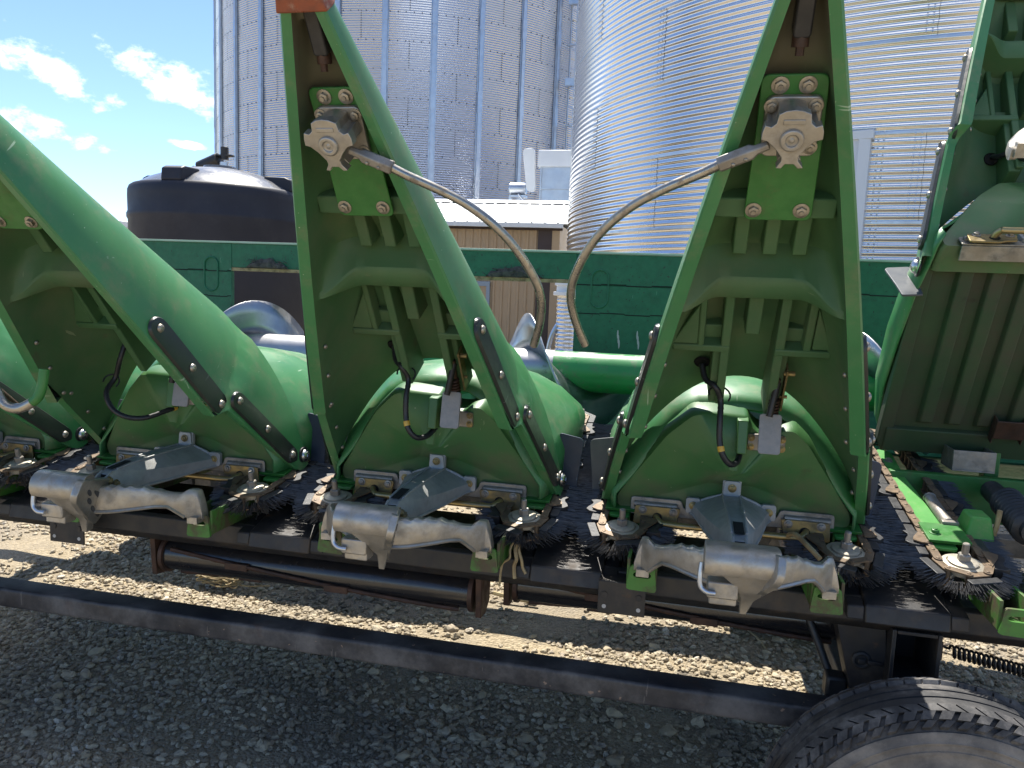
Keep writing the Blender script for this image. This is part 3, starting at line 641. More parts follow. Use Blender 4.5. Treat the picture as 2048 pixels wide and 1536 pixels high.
    n_ = len(ol); b.add([pl(a_, c)-nrm*.012 for a_, c in ol]+[pl(a_, c)+nrm*.004 for a_, c in ol], [tuple(range(n_))[::-1], tuple(range(n_, 2*n_))]+[(i, (i+1) % n_, n_+(i+1) % n_, n_+i) for i in range(n_)])
    mesh_obj('paw_plate', b, 'alu', o, bevel=.002, sharp=40)
    q = MB()
    def pad(ca, cc, ra, rc, rot=0):
        P = []
        for i in range(16):
            t = 2*PI*i/16; a_, c = ra*math.cos(t), rc*math.sin(t); P.append((ca+a_*math.cos(rot)-c*math.sin(rot), cc+a_*math.sin(rot)+c*math.cos(rot)))
        q.mark(); n_ = 16; q.add([pl(a_, c)+nrm*.0035 for a_, c in P]+[pl(a_, c)+nrm*.005 for a_, c in P], [tuple(range(n_))[::-1], tuple(range(n_, 2*n_))]+[(i, (i+1) % n_, n_+(i+1) % n_, n_+i) for i in range(n_)])
    pad(.43, .37, .20, .085, .75)
    for c in ((.10, .27), (.03, .47), (.08, .66), (.19, .80)): pad(c[0], c[1], .062, .080, .3)
    mesh_obj('paw_print', q, 'pawdark', o)
    q = MB()
    for y_, z_ in ((1.588, .991), (1.612, .978)): q.hexbolt((.021, y_, z_), (1, .2, -.1), .0085)
    mesh_obj('sleeve_bolt', q, 'gold', o)
    b = MB(); b.prism(rrect(.058, .034, .005, -.036, .942), 1.470, 1.505, None, 'y'); b.prism(rrect(.052, .030, .004, -.034, .925), 1.478, 1.515, None, 'y'); mesh_obj('lock_box', b, 'alu', o, bevel=.003)
    b = MB(); b.tube(smoothpath([(-.078, 1.47, .995), (-.080, 1.465, .97), (-.078, 1.463, .95), (-.066, 1.462, .940), (-.05, 1.465, .938)], 4), .0052, 10); mesh_obj('lock_pin', b, 'galv', o)
    return o
cast0 = build_casting(0)
for k in (-1, 1, 2, 3): copy_tree(cast0, header, rowM(k))

# ---- row units: chains with brushes, sprockets, deck plates, toes
DK = Vector((0, .985, .171)); NM = Vector((0, -.171, .985))
def dk(x, d, n, ox=-.258): return Vector((ox, 1.85, .915))+Vector((x, 0, 0))+DK*d+NM*n
RAD, LEN = .050, .80
def track(s):
    """position along the chain loop -> (x, d, tangent angle); starts at the rear of the outer run"""
    per = 2*LEN+2*PI*RAD; s = s % per
    if s < LEN: return -RAD, LEN-s, (0, -1), (-1, 0)
    s -= LEN
    if s < PI*RAD:
        t = s/RAD; return -RAD*math.cos(t), -RAD*math.sin(t), (math.sin(t), -math.cos(t)), (-math.cos(t), -math.sin(t))
    s -= PI*RAD
    if s < LEN: return RAD, s, (0, 1), (1, 0)
    s -= LEN; t = s/RAD
    return RAD*math.cos(t), LEN+RAD*math.sin(t), (-math.sin(t), math.cos(t)), (math.cos(t), math.sin(t))
def mir(mb):
    q = MB(); q.v = [(-x, y, z) for x, y, z in mb.v]; q.f = [f[::-1] for f in mb.f]; return q
def build_row_unit(k):
    b = MB(); b.box(-.30, .30, 2.34, 2.37, .90, 1.03)
    o = mesh_obj('row_unit', b, 'paint', header, T_(-HP) @ T_((rowX(k), 0, 0)), bevel=.003)
    for s in (1, -1):
        b = MB(); b.prism([(s*.165, .842), (s*.232, .842), (s*.232, .905), (s*.225, .905), (s*.225, .849), (s*.172, .849), (s*.172, .905), (s*.165, .905)], 1.701, 2.3, None, 'y'); mesh_obj('toe_channel', b, 'toe', o, bevel=.001)
        b = MB(); b.prism([(1.93, .948), (2.02, .962), (2.02, .972), (1.925, .956)], s*.215, s*.308, None, 'x')
        for x in (.218, .245, .298): b.prism([(1.94, .88), (2.02, .88), (2.02, .965), (1.94, .95)], s*x, s*(x+.006), None, 'x')
        b.hexbolt((s*.285, 1.965, .962), (0, -.15, 1), .0095); b.marks = []; mesh_obj('hood_mount', b, 'paint', o, bevel=.002)
        b = MB(); b.add([(s*.215, 1.985, .945), (s*.145, 1.985, .945), (s*.156, 1.992, 1.004), (s*.200, 1.992, 1.004), (s*.215, 2.065, .955), (s*.145, 2.065, .955), (s*.156, 2.055, 1.008), (s*.200, 2.055, 1.008)], [(0, 1, 2, 3), (4, 7, 6, 5), (0, 3, 7, 4), (1, 5, 6, 2), (3, 2, 6, 7), (0, 4, 5, 1)])
        bo = mesh_obj('toe_bracket', b, 'deck', o, bevel=.006, seg=3)
    for s in (1, -1):
        F = (lambda m: m) if s < 0 else mir
        # toe plate with a real slot
        n = 32; P = []; Q = []
        base = roundpoly([(.163, .834), (.232, .836), (.224, .893), (.170, .893)], .006, 3)
        import bisect
        def resample(poly, n):
            pts = [Vector(p) for p in poly]+[Vector(poly[0])]; L = [0]
            for a_, c in zip(pts, pts[1:]): L.append(L[-1]+(c-a_).length)
            out = []
            for i in range(n):
                t = L[-1]*i/n; j = min(bisect.bisect_right(L, t)-1, len(pts)-2); f = (t-L[j])/max(1e-9, L[j+1]-L[j]); out.append(pts[j].lerp(pts[j+1], f))
            return out
        A = resample(base, n); ang = [math.atan2(p.y-.868, (p.x-.197)*.6) for p in A]
        B = [Vector((.197+.014*sg(math.cos(t), .25)+.006*math.cos(t), .872+.0065*math.sin(t))) for t in ang]
        v = [(s*p.x, 1.692, p.y) for p in A]+[(s*p.x, 1.692, p.y) for p in B]+[(s*p.x, 1.700, p.y) for p in A]+[(s*p.x, 1.700, p.y) for p in B]; f = []
        for i in range(n):
            j = (i+1) % n; f += [(i, j, n+j, n+i), (2*n+i, 3*n+i, 3*n+j, 2*n+j), (i, 2*n+i, 2*n+j, j), (n+i, n+j, 3*n+j, 3*n+i)]
        q = MB(); q.add(v, f); mesh_obj('toe_plate', q, 'toe', o, sharp=30)
        # sprocket, washer, idler bolt
        q = MB(); cx = lambda x, d, h: dk(x, d, h)
        for i in range(8): q.prism(rrect(.03, .012, .004), -.004, .003, T_(dk(0, 0, 0)) @ Matrix.Rotation(.171, 4, 'X') @ Matrix.Rotation(i*PI/4, 4, 'Z') @ T_((.038, 0, 0)))
        q.lathe([(.042, -.012), (.044, -.004), (.044, .004), (.034, .0065), (.0335, .004), (.031, .004), (.031, .010), (.026, .012)], dk(0, 0, .012), NM, 28)
        mesh_obj('idler_sprocket', F(q), 'pale', o, sharp=35)
        q = MB(); q.lathe([(.0135, 0), (.0135, .014), (.0115, .016)], dk(0, 0, .024), NM, 6); q.lathe([(.0075, .012), (.0075, .040), (.0055, .042)], dk(0, 0, .024), NM, 12); mesh_obj('idler_bolt', F(q), 'zinc', o)
        # chain links
        q = MB(); per = 2*LEN+2*PI*RAD; nl = int(per/.0405); r2 = MB()
        for i in range(nl):
            x, d, t, nn = track(i*per/nl); a_ = math.atan2(t[1], t[0]); zo = .003 if i % 2 else 0
            Tm = T_(dk(x, d, 0)) @ Matrix.Rotation(.171, 4, 'X') @ Matrix.Rotation(a_, 4, 'Z')
            for h in (.0145+zo, -.0175-zo): q.prism(rrect(.056, .0185, .008, 0, 0, 3), h, h+.003, Tm)
            q.cyl((-.02, 0, -.016), (-.02, 0, .016), .0072, 10, None, Tm)
            for u_ in (-.02, .02): q.lathe([(.0042, 0), (.004, .0015), (.002, .002)], (u_, 0, .0175+zo), (0, 0, 1), 8, Tm)
            # rubber backing, with a larger lug on every seventh link
            if i % 7 == 3:
                r2.prism([(-.035, .010), (.034, .010), (.040, .024), (.036, .040), (.024, .050), (.010, .046), (-.004, .038), (-.016, .036), (-.030, .044), (-.036, .03)], -.016, .018, Tm @ Matrix.Scale(-1, 4, (0, 1, 0)))
                q.prism([(-.034, .004), (.036, .004), (.036, .018), (.026, .034), (.010, .030), (-.014, .016)], .0205, .0235, Tm @ Matrix.Scale(-1, 4, (0, 1, 0)))
            elif i % 2 == 0:
                r2.prism(rrect(.072, .021, .003, .0, -.021, 2), -.014, .014, Tm)
        mesh_obj('gathering_chain', F(q), 'chain', o, sharp=35); mesh_obj('rubber_backing', F(r2), 'rubber', o, bevel=.0012)
        q = MB(); rg = random.Random(3+(s > 0))
        NB = 2500
        for i in range(NB):
            x, d, t, nn = track(per*(i+rg.random())/NB*.84+.03); L = rg.uniform(.036, .056) if t[0] == 0 else rg.uniform(.026, .036); h = rg.uniform(-.013, .013)
            p0 = dk(x+nn[0]*.028, d+nn[1]*.028, h); j = rg.gauss(0, .055)
            dv = Vector((nn[0], 0, 0))+DK*nn[1]+(Vector((t[0], 0, 0))+DK*t[1])*j+NM*rg.gauss(-.10, .06)
            p1 = p0+dv*L; w_ = (Vector((t[0], 0, 0))+DK*t[1])*.0011; u_ = NM*.0011
            q.add([p0-w_, p0+w_, p0+u_*1.6, p1-w_*.7, p1+w_*.7, p1+u_], [(0, 1, 4, 3), (1, 2, 5, 4), (2, 0, 3, 5), (3, 4, 5)])
        mesh_obj('brush', F(q), 'bristle', o)
        # deck plate inside the loop, rusty edge and tension tube
        q = MB(); Tm = T_(dk(0, 0, 0)) @ Matrix.Rotation(.171, 4, 'X')
        q.prism(roundpoly([(-.040, .07), (.012, .07), (.012, .16), (.004, .40), (-.004, .52), (.0, .54), (.004, .70), (-.03, .72), (-.040, .70)], .008, 2), .006, .014, Tm); mesh_obj('deck_plate', F(q), 'deck', o, bevel=.0015)
        q = MB(); q.box(-.0435, -.0405, .065, .70, -.012, .015, Tm); mesh_obj('rusty_edge', F(q), 'rustedge', o)
        q = MB(); q.cyl(Tm @ Vector((.022, .19, .022)), Tm @ Vector((.020, .34, .022)), .0145, 18); q.lathe([(.0165, 0), (.0165, .006)], Tm @ Vector((.020, .34, .022)), DK, 18); q.box(.004, .042, .175, .190, .0, .034, Tm); mesh_obj('tension_tube', F(q), 'zinc', o, bevel=.0015)
        q = MB()
        for x, d in ((-.012, .11), (-.02, .62), (.03, .12)): q.hexbolt(Tm @ Vector((x, d, .014)), NM, .0085)
        mesh_obj('deck_bolt', F(q), 'bolt', o)
        q = MB(); q.box(s*.238, s*.300, 1.86, 2.2, .86, .875); q.prism([(1.80, .80), (1.92, .80), (2.2, .87), (1.86, .87)], s*.27, s*.276, None, 'x'); mesh_obj('sprocket_support', q, 'black', o)
    q = MB()
    for i in range(10): q.lathe([(.030, 0), (.040, .007), (.041, .012), (.030, .019)], (-.075+.002*i, 1.98+.0205*i, .985+.002*i), (0, 1, .08), 20)
    q.cyl((-.075, 1.96, .985), (-.05, 2.30, 1.005), .028, 14); mesh_obj('ribbed_shaft_boot', q, 'rubber', o)
    q = MB(); q.box(-.135, -.025, 2.36, 2.365, 1.045, 1.10); q.box(-.135, -.131, 2.365, 2.46, 1.045, 1.10); q.box(-.029, -.025, 2.365, 2.46, 1.045, 1.10); q.box(-.135, -.025, 2.36, 2.46, 1.04, 1.045); mesh_obj('steel_cup', q, 'zinc', o, bevel=.001)
    q = MB(); q.box(-.020, .020, 2.45, 2.49, .9, 1.12); mesh_obj('prop_post', q, 'paint', o, bevel=.003)
    return o
ru0 = build_row_unit(0)
for k in (-1, 1, 2, 3): copy_tree(ru0, header, T_(-HP) @ T_((rowX(k), 0, 0)))

# ---- header frame, trough, auger, back sheet
HB = T_(-HP); XL, XR = -3.2, 1.75
b = MB(); b.prism([(1.80, .785), (1.80, .835), (1.815, .842), (1.90, .80), (2.25, .80), (2.25, .76), (1.84, .755)], XL, XR, None, 'x')
o = mesh_obj('front_beam', b, 'black', header, HB, bevel=.003)
q = MB()
for i in range(6):
    c = rowX(i-1)+SP/2
    q.mark(); q.prism([(1.765, .795), (2.6, .79), (2.6, .93), (2.05, .875), (1.86, .86), (1.775, .835)], c-.088, c+.088, None, 'x')
mesh_obj('gearbox_guard', q, 'black', o, bevel=.004)
q = MB()
for i in range(6):
    c = rowX(i-1)+SP/2; q.mark(); q.prism([(1.77, .800), (1.96, .81), (1.96, .855), (1.86, .852), (1.775, .83)], c-.125, c-.0885, None, 'x'); q.mark(); q.prism([(1.77, .800), (1.96, .81), (1.96, .855), (1.86, .852), (1.775, .83)], c+.0885, c+.125, None, 'x')
mesh_obj('guard_wing', q, 'black', o, bevel=.003)
for c in (-.102, -1.63):
    q = MB(); x = c
    q.box(x-.055, x+.055, 1.735, 1.740, .755, .832); q.box(x-.055, x+.055, 1.740, 1.82, .826, .832)
    po = mesh_obj('mounting_bracket', q, 'black', header, HB, bevel=.001)
    q = MB()
    for sx in (-.04, .04): q.mark(); q.lathe([(.005, 0), (.005, .0012), (0, .0012)], (x+sx, 1.735, .771), (0, -1, 0), 12)
    mesh_obj('bolt_hole', q, 'conc', po)
    q = MB()
    for sx in (-.04, .04): q.mark(); q.lathe([(.0075, 0), (.0075, .002), (0, .002)], (x+sx, 1.735, .80), (0, -1, 0), 12)
    mesh_obj('bracket_bolt', q, 'black', po)
prof = [(2.58, 1.03), (2.70, 1.0), (2.78, .955), (2.90, .92), (3.05, .905), (3.2, .925), (3.32, .99), (3.385, 1.08), (3.395, 1.24)]
b = MB(); b.grid([[(x, y, z) for y, z in prof] for x in (XL, -2.19, -.485, XR)]); o = mesh_obj('auger_trough', b, 'board', header, HB, sharp=60); sm = o.modifiers.new('solid', 'SOLIDIFY'); sm.thickness = .006
b = MB(); b.box(-.482, XR, 3.40, 3.425, 1.10, 1.535); b.box(-.482, XR, 3.402, 3.427, 1.5365, 1.672); b.box(XL, -2.188, 3.40, 3.425, 1.10, 1.535); b.box(XL, -2.188, 3.402, 3.427, 1.5365, 1.672); b.box(-2.1865, -.4835, 3.402, 3.427, 1.556, 1.672); b.box(-.478, XR, 3.409, 3.421, 1.52, 1.55); b.box(XL, -2.192, 3.409, 3.421, 1.52, 1.55)
o = mesh_obj('back_sheet', b, 'board', header, HB, bevel=.002)
q = MB(); q.box(XL, XR, 3.394, 3.455, 1.673, 1.682); mesh_obj('top_edge', q, 'edge', o, bevel=.001)
q = MB(); q.box(-2.185, -.485, 3.398, 3.430, 1.540, 1.555); mesh_obj('wood_edge', q, 'wood', o)
for cx, w_ in ((-1.99, .11), (-.76, .13)):
    q = MB(); rr = random.Random(int(cx*100)); R = []
    for i in range(15):
        t = i/14; x = cx-w_+2*w_*t; h = .045*math.sin(PI*t)**.5*(1 if t < .7 else .7)
        R.append([(x, 3.40, 1.556), (x, 3.385-rr.uniform(0, .012), 1.556+rr.uniform(0, .006)), (x, 3.385-rr.uniform(0, .014), 1.556+h*.6), (x, 3.392, 1.556+h+rr.uniform(-.006, .008)), (x, 3.40, 1.556+h*.9)])
    q.loft(R)
    for i in range(60):
        p = Vector((cx+rr.gauss(0, w_*.5), 3.386, 1.565+rr.uniform(0, .03))); d = Vector((rr.gauss(0, 1), rr.uniform(-.6, 0), rr.gauss(.1, .5))).normalized()*rr.uniform(.012, .035)
        q.tube([p, p+d], .0012, 4)
    mesh_obj('torn_foam', q, 'foam', o, sharp=20)
for x in (-.375, -2.30):
    q = MB(); P = rrect(.075, .165, .037, x, 1.52, 8); q.tube([(a_, 3.399, c) for a_, c in P]+[(P[0][0], 3.399, P[0][1])], .0045, 6); mesh_obj('pressed_slot', q, 'board', o)
q = MB(); rr = random.Random(5)
for x in (-.20, -.285, .72):
    for i in range(3):
        q.prism([(x+.004*i+.0035*math.cos(t), 1.325-.022*i+.02*math.sin(t)) for t in [2*PI*j/9 for j in range(9)]], 3.3985-.0002*i, 3.3995-.0002*i, None, 'y')
mesh_obj('white_scuff', q, 'conc', o)
q = MB()
for z, x0, x1 in ((1.408, -.48, .30), (1.41, XL, -2.19), (1.534, -.48, XR), (1.534, XL, -2.19)):
    x = x0
    while x < x1: q.box(x, min(x+.11, x1), 3.3985, 3.3995, z+.004*((int(x*9)) % 2), z+.004*((int(x*9)) % 2)+.004); x += .11
mesh_obj('sheet_seam', q, 'dark', o)
q = MB(); q.box(XL, XR, 3.62, 3.80, .72, .92); mesh_obj('rear_beam', q, 'black', header, HB, bevel=.004)
AY, AZ = 3.05, 1.185
b = MB(); b.tube([(x, AY, AZ) for x in np.linspace(XL, XR, 40)], .080, 32); o = mesh_obj('auger_tube', b, 'tube', header, HB, sharp=60)
def flight(x0, x1, hand):
    G = []; pit = .61; n = int(abs(x1-x0)/pit*44)
    for i in range(n+1):
        x = x0+(x1-x0)*i/n; th = PI/2+hand*2*PI*(x+.62)/pit
        c, s_ = math.cos(th), math.sin(th)
        G.append([(x, AY+r*c, AZ+r*s_) for r in (.0805, .12, .17, .225)])
    q = MB(); q.grid(G); return q
for x0, x1, h in ((XL, -1.42, -1), (-.92, XR, 1)):
    q = flight(x0, x1, h); fo = mesh_obj('flighting', q, 'steel', o, sharp=60); sm = fo.modifiers.new('solid', 'SOLIDIFY'); sm.thickness = .006; sm.offset = 0
for x0, x1 in ((-2.4, -1.45), (-.9, -.50)):
    q = MB(); q.lathe([(.0805, 0), (.0815, .004), (.0815, x1-x0-.004), (.0805, x1-x0)], (x0, AY, AZ), (1, 0, 0), 40); mesh_obj('bare_steel_band', q, 'steel', o, sharp=60)

# green bent handle at the left end
b = MB(); pts = smoothpath([(-1.372, 1.262, 1.300), (-1.352, 1.268, 1.262), (-1.335, 1.270, 1.232), (-1.305, 1.275, 1.222), (-1.272, 1.284, 1.240), (-1.262, 1.290, 1.262), (-1.258, 1.296, 1.303)], 5)
b.tube(pts[:4], .0098, 16); q = MB(); q.tube(pts[3:20], .0102, 16)
if True: b.tube(pts[19:], .0098, 16)
hd = mesh_obj('lift_handle', b, 'handle', header, HB); mesh_obj('worn_bend', q, 'bar', hd)
q = MB(); q.tube([pts[0], pts[0]+Vector((-.35, .35, -.1)), (-1.95, 1.95, 1.05)], .0098, 12); mesh_obj('handle_shank', q, 'rust', hd)

# ================================================================ STALK ROLLERS
def roller(x0, x1, Y, Z, r, lab):
    c = Vector(((x0+x1)/2, Y, Z)); t = empty('stalk_roller', c, lab, 'roller', 'stalk rollers under the header')
    Tm = T_(-c); L = x1-x0
    b = MB(); b.cyl((x0, Y, Z), (x1, Y, Z), r, 36); mesh_obj('drum', b, 'roller', t, Tm, sharp=50)
    for j in range(3):
        q = MB(); pts = [(x0+L*(.03+.94*i/40), Y+(r+.006)*math.cos(j*2*PI/3+2.6+1.5*i/40), Z+(r+.006)*math.sin(j*2*PI/3+2.6+1.5*i/40)) for i in range(41)]
        q.tube(pts, .0062, 7, True, None, [.0058+.0012*(i % 2) for i in range(41)]); mesh_obj('rebar', q, 'rust', t, Tm)
        q = MB()
        for f in (.25, .6):
            i = int(40*f); p = Vector(pts[i]); q.mark(); q.box(p.x-.035, p.x+.035, p.y-.008, p.y+.008, p.z-.014, p.z+.006)
        mesh_obj('weld_tab', q, 'rust', t, Tm, bevel=.002)
    for s, x in ((-1, x0), (1, x1)):
        q = MB(); q.lathe([(r+.008, 0), (r+.008, .012), (.03, .014)], (x, Y, Z), (s, 0, 0), 32); mesh_obj('end_disc', q, 'rust', t, Tm)
        q = MB(); xx = x+s*.03; q.prism([(Y-.045, Z-.055), (Y+.0, Z-.062), (Y+.045, Z-.04), (Y+.06, Z+.13), (Y-.06, Z+.13)], xx-.008, xx+.008, None, 'x'); mesh_obj('hanger_plate', q, 'rust', t, Tm, bevel=.002)
    return t
roller(-1.44, -.515, 1.93, .685, .048, 'oily black ribbed roller with rusty rebar, between the leftmost and middle brackets')
roller(-.40, .44, 2.02, .690, .048, 'black ribbed roller half hidden behind the beam, above the small black plate')

# ================================================================ TRAILER
TP = Vector((-1.0, 2.6, 0)); tr = empty('header_trailer', TP, 'long low black trailer with dusty rails and tyres, carrying the green header', 'trailer'); TB = T_(-TP)
b = MB(); b.prism(roundpoly([(1.80, .502), (1.88, .502), (1.88, .560), (1.80, .560)], .010, 4), -4.2, .56, None, 'x'); mesh_obj('front_rail', b, 'rail', tr, TB, sharp=30)
b = MB(); b.box(-4.2, 1.9, 3.45, 3.53, .48, .56); mesh_obj('rear_rail', b, 'rail', tr, TB, bevel=.006)
b = MB(); b.prism(roundpoly([(1.80, .47), (2.02, .47), (2.02, .545), (1.80, .545)], .008, 3), .66, 2.4, None, 'x'); mesh_obj('tongue_beam', b, 'black2', tr, TB, bevel=.002) if 'black2' in M else mesh_obj('tongue_beam', b, 'rail', tr, TB, bevel=.002)
for x in (-3.2, .50): 
    b = MB(); b.box(x-.05, x+.05, 1.885, 3.515, .48, .55); mesh_obj('cross_member', b, 'rail', tr, TB, bevel=.004)
b = MB()
b.add([(.395, 1.86, .76), (.50, 1.84, .76), (.52, 1.84, .53), (.455, 1.86, .53), (.395, 1.95, .76), (.50, 1.93, .76), (.52, 1.93, .53), (.455, 1.95, .53)], [(0, 1, 2, 3), (4, 7, 6, 5), (0, 4, 5, 1), (1, 5, 6, 2), (2, 6, 7, 3), (3, 7, 4, 0)])
b.box(.503, .512, 1.80, 1.96, .53, .775); b.box(.598, .607, 1.80, 1.96, .53, .775); b.box(.513, .597, 1.80, 1.96, .765, .774); b.box(.513, .597, 1.95, 1.958, .53, .764)
b.box(.5125, .5975, 1.81, 1.945, .645, .652); b.prism([(.513, .53), (.53, .53), (.513, .645)], 1.83, 1.94, None, 'y')
b.lathe([(.022, 0), (.022, .008), (.014, .010), (.014, .006), (0, .006)], (.455, 1.852, .672), (0, -1, 0), 20); b.box(.447, .463, 1.838, 1.844, .666, .678); b.box(.468, .50, 1.838, 1.85, .666, .676)
mesh_obj('support_post', b, 'black', tr, TB, bevel=.003)
b = MB(); b.tube(smoothpath([(.33, 1.99, .80), (.35, 1.98, .72), (.385, 1.95, .64), (.41, 1.92, .58), (.42, 1.90, .55)], 4), .010, 12); mesh_obj('grey_cable', b, 'rubber', tr, TB)
b = MB(); b.box(.39, .44, 1.88, 1.93, .545, .605); mesh_obj('cable_box', b, 'black', tr, TB, bevel=.008)
b = MB(); hp = []
for i in range(16*20+1):
    t = i/20; f = i/(16*20); c = Vector((.66, 1.9, .700)).lerp(Vector((.83, 1.9, .672)), f); hp.append(c+Vector((0, .013*math.cos(2*PI*t), .013*math.sin(2*PI*t))))
hp = [Vector((.605, 1.9, .712)), Vector((.625, 1.9, .722)), Vector((.645, 1.9, .708))]+hp+[Vector((.845, 1.9, .676)), Vector((.86, 1.9, .666))]
b.tube(hp, .0030, 8); mesh_obj('return_spring', b, 'black', tr, TB)
b = MB(); b.box(.607, .63, 1.86, 1.93, .69, .735); mesh_obj('spring_lug', b, 'rust', tr, TB, bevel=.003)
def wheel(cx, Yc, R, wd):
    b = MB(); hw = wd/2
    prof = [(R*.60, -hw*.70), (R*.66, -hw*.92), (R*.76, -hw*1.05), (R*.88, -hw*1.02), (R*.945, -hw*.93), (R*.975, -hw*.80), (R*.99, -hw*.62), (R*.99, -hw*.56), (R*.972, -hw*.55), (R*.972, -hw*.50), (R*.995, -hw*.49), (R*1.0, -hw*.22), (R*.98, -hw*.21), (R*.98, -hw*.15), (R*1.0, -hw*.14)]
    prof = prof+[(r, -h) for r, h in prof[::-1]]
    b.lathe([(r, h+hw) for r, h in prof], (cx, Yc-hw, R), (0, 1, 0), 120)
    for s in (-1, 1):   # tread blocks on the shoulder
        q = b
        for i in range(66):
            a0 = 2*PI*i/66
            for (r0, h0, r1, h1, da, db, sk) in ((.992, .80, .962, .955, .010, .074, .03), (.958, .965, .925, 1.03, .016, .066, .04), (1.004, .56, .990, .78, .004, .085, -.05)):
                P = []
                for rr_, hh, sh in ((r0, h0, 0), (r1, h1, sk)):
                    for aa in (a0+da+sh, a0+db+sh):
                        for up in (-.006, .0032): P.append((cx+(R*rr_+up)*math.cos(aa), Yc+s*(hw*hh+up*.7), R+(R*rr_+up)*math.sin(aa)))
                q.add(P, [(1, 3, 7, 5), (0, 1, 5, 4), (2, 6, 7, 3), (0, 2, 3, 1), (4, 5, 7, 6)])
    o = mesh_obj('tyre', b, 'tyre', tr, TB, sharp=35)
    for s in (-1, 1):
        q = MB(); q.lathe([(R*.60, 0), (R*.68, .0025), (R*.685, .005), (R*.70, .005), (R*.705, .003), (R*.78, .0045), (R*.783, .007), (R*.80, .007), (R*.803, .0045), (R*.835, .0042), (R*.838, .006), (R*.848, .006), (R*.851, .0035), (R*.885, .002), (R*.90, -.002)], (cx, Yc+s*hw*1.045, R), (0, s, 0), 96); mesh_obj('sidewall', q, 'sidewall', o, sharp=60)
    q = MB(); q.lathe([(R*.61, 0), (R*.60, .03), (R*.50, .05), (R*.45, .02), (R*.2, .015), (R*.18, .05), (0, .055)], (cx, Yc-hw*.75, R), (0, -1, 0), 48); mesh_obj('rim', q, 'rail', o, sharp=30)
wheel(.585, 1.635, .36, .165)
wheel(.585, 3.58, .36, .20); wheel(-2.68, 3.80, .36, .20); wheel(-2.68, 1.45, .36, .20)

# ================================================================ BACKGROUND BUILDINGS
def corrugated(R, z0, z1, pitch, amp, seg, spp):
    nz = int(round((z1-z0)/pitch*spp)); z = np.linspace(z0, z1, nz+1)
    r = R+amp*np.sin(2*PI*(z-z0)/pitch); th = np.linspace(0, 2*PI, seg, endpoint=False)
    v = np.stack([np.outer(r, np.sin(th)), -np.outer(r, np.cos(th)), np.repeat(z[:, None], seg, 1)], 2).reshape(-1, 3)
    i = np.arange(nz)[:, None]*seg; j = np.arange(seg)[None, :]; jn = (j+1) % seg
    f = np.stack([i+j, i+jn, i+seg+jn, i+seg+j], 2).reshape(-1, 4)
    return v, f
def np_mesh(name, v, f, mat, parent, Mx=None):
    me = bpy.data.meshes.new(name); me.vertices.add(len(v)); me.vertices.foreach_set('co', v.astype(np.float32).ravel())
    me.loops.add(f.size); me.loops.foreach_set('vertex_index', f.astype(np.int32).ravel()); me.polygons.add(len(f))
    me.polygons.foreach_set('loop_start', np.arange(0, f.size, f.shape[1], dtype=np.int32)); me.update(calc_edges=True)
    me.polygons.foreach_set('use_smooth', [True]*len(f)); me.materials.append(M[mat] if isinstance(mat, str) else mat)
    o = bpy.data.objects.new(name, me); COL.objects.link(o); o.parent = parent
    if Mx is not None: o.matrix_basis = Mx
    return o
PITCH = .8128/12
def on_bin(R, deg, z, out=0): a_ = math.radians(deg); return Vector(((R+out)*math.sin(a_), -(R+out)*math.cos(a_), z))
def bin_dir(deg): a_ = math.radians(deg); return Vector((math.sin(a_), -math.cos(a_), 0))
def bin_bolts(R, seams, arc, phase, degs, r, zr, amp, double):
    q = MB()
    for i, z in enumerate(seams):
        dstep = math.degrees(.235/R) 
        for d in np.arange(degs[0], degs[1], dstep):
            q.lathe([(r, 0), (r*.8, r*.6), (0, r*.75)], on_bin(R, d, z, amp*.4), bin_dir(d), 6)
        off = phase+(arc/2 if i % 2 else 0)
        for d in np.arange(off-arc*8, degs[1], arc):
            if d < degs[0]: continue
            for j in range(12):
                zz = z+.8128*(j+.5)/12+PITCH*.28
                for dd in ((-.8, .8) if double else (0,)):
                    q.lathe([(r, 0), (r*.8, r*.6), (0, r*.75)], on_bin(R, d+math.degrees(dd*.032/R), zz, amp), bin_dir(d), 6)
    return q
# near bin
NB_ = empty('grain_bin', (3.085, 12.672, 0), 'bright corrugated steel grain bin nearest the camera, with a pale door', 'grain bin', 'round steel grain bins')
v, f = corrugated(5.0, .0, PITCH*92, PITCH, .0068, 300, 12); np_mesh('wall', v, f, 'galv_near', NB_)
seams = [2.262+.8128*i for i in range(-2, 5)]
mesh_obj('sheet_bolt', bin_bolts(5.0, seams, 32.3, -13.0, (-82, 45), .0085, 0, .0075, True), 'galv', NB_, sharp=60)
q = MB()
for z in seams:
    G = [[on_bin(5.0, d, z-.012, .0085), on_bin(5.0, d, z+.012, .0085)] for d in np.arange(-95, 60, 2)]; q.grid(G)
mesh_obj('sheet_lap', q, 'galv', NB_)
q = MB()
for i, z in enumerate(seams):
    off = -13.0+(16.15 if i % 2 else 0)+.75
    for d in np.arange(off-32.3*3, 45, 32.3):
        if d > -84: q.tube([on_bin(5.0, d+.04*math.sin(j*PI/3), z+.8128*j/36, .0015+.0075*math.sin(2*PI*(z+.8128*j/36)/PITCH)) for j in range(37)], .0022, 4)
mesh_obj('sheet_edge', q, 'boltdark', NB_)
b = MB()
G = [[on_bin(5.0, d, z, .05) for z in (.9, 3.02)] for d in (-26.6, -24, -21, -18.6)]; b.grid(G)
d_ = mesh_obj('bin_door', b, 'white', NB_)
b = MB()
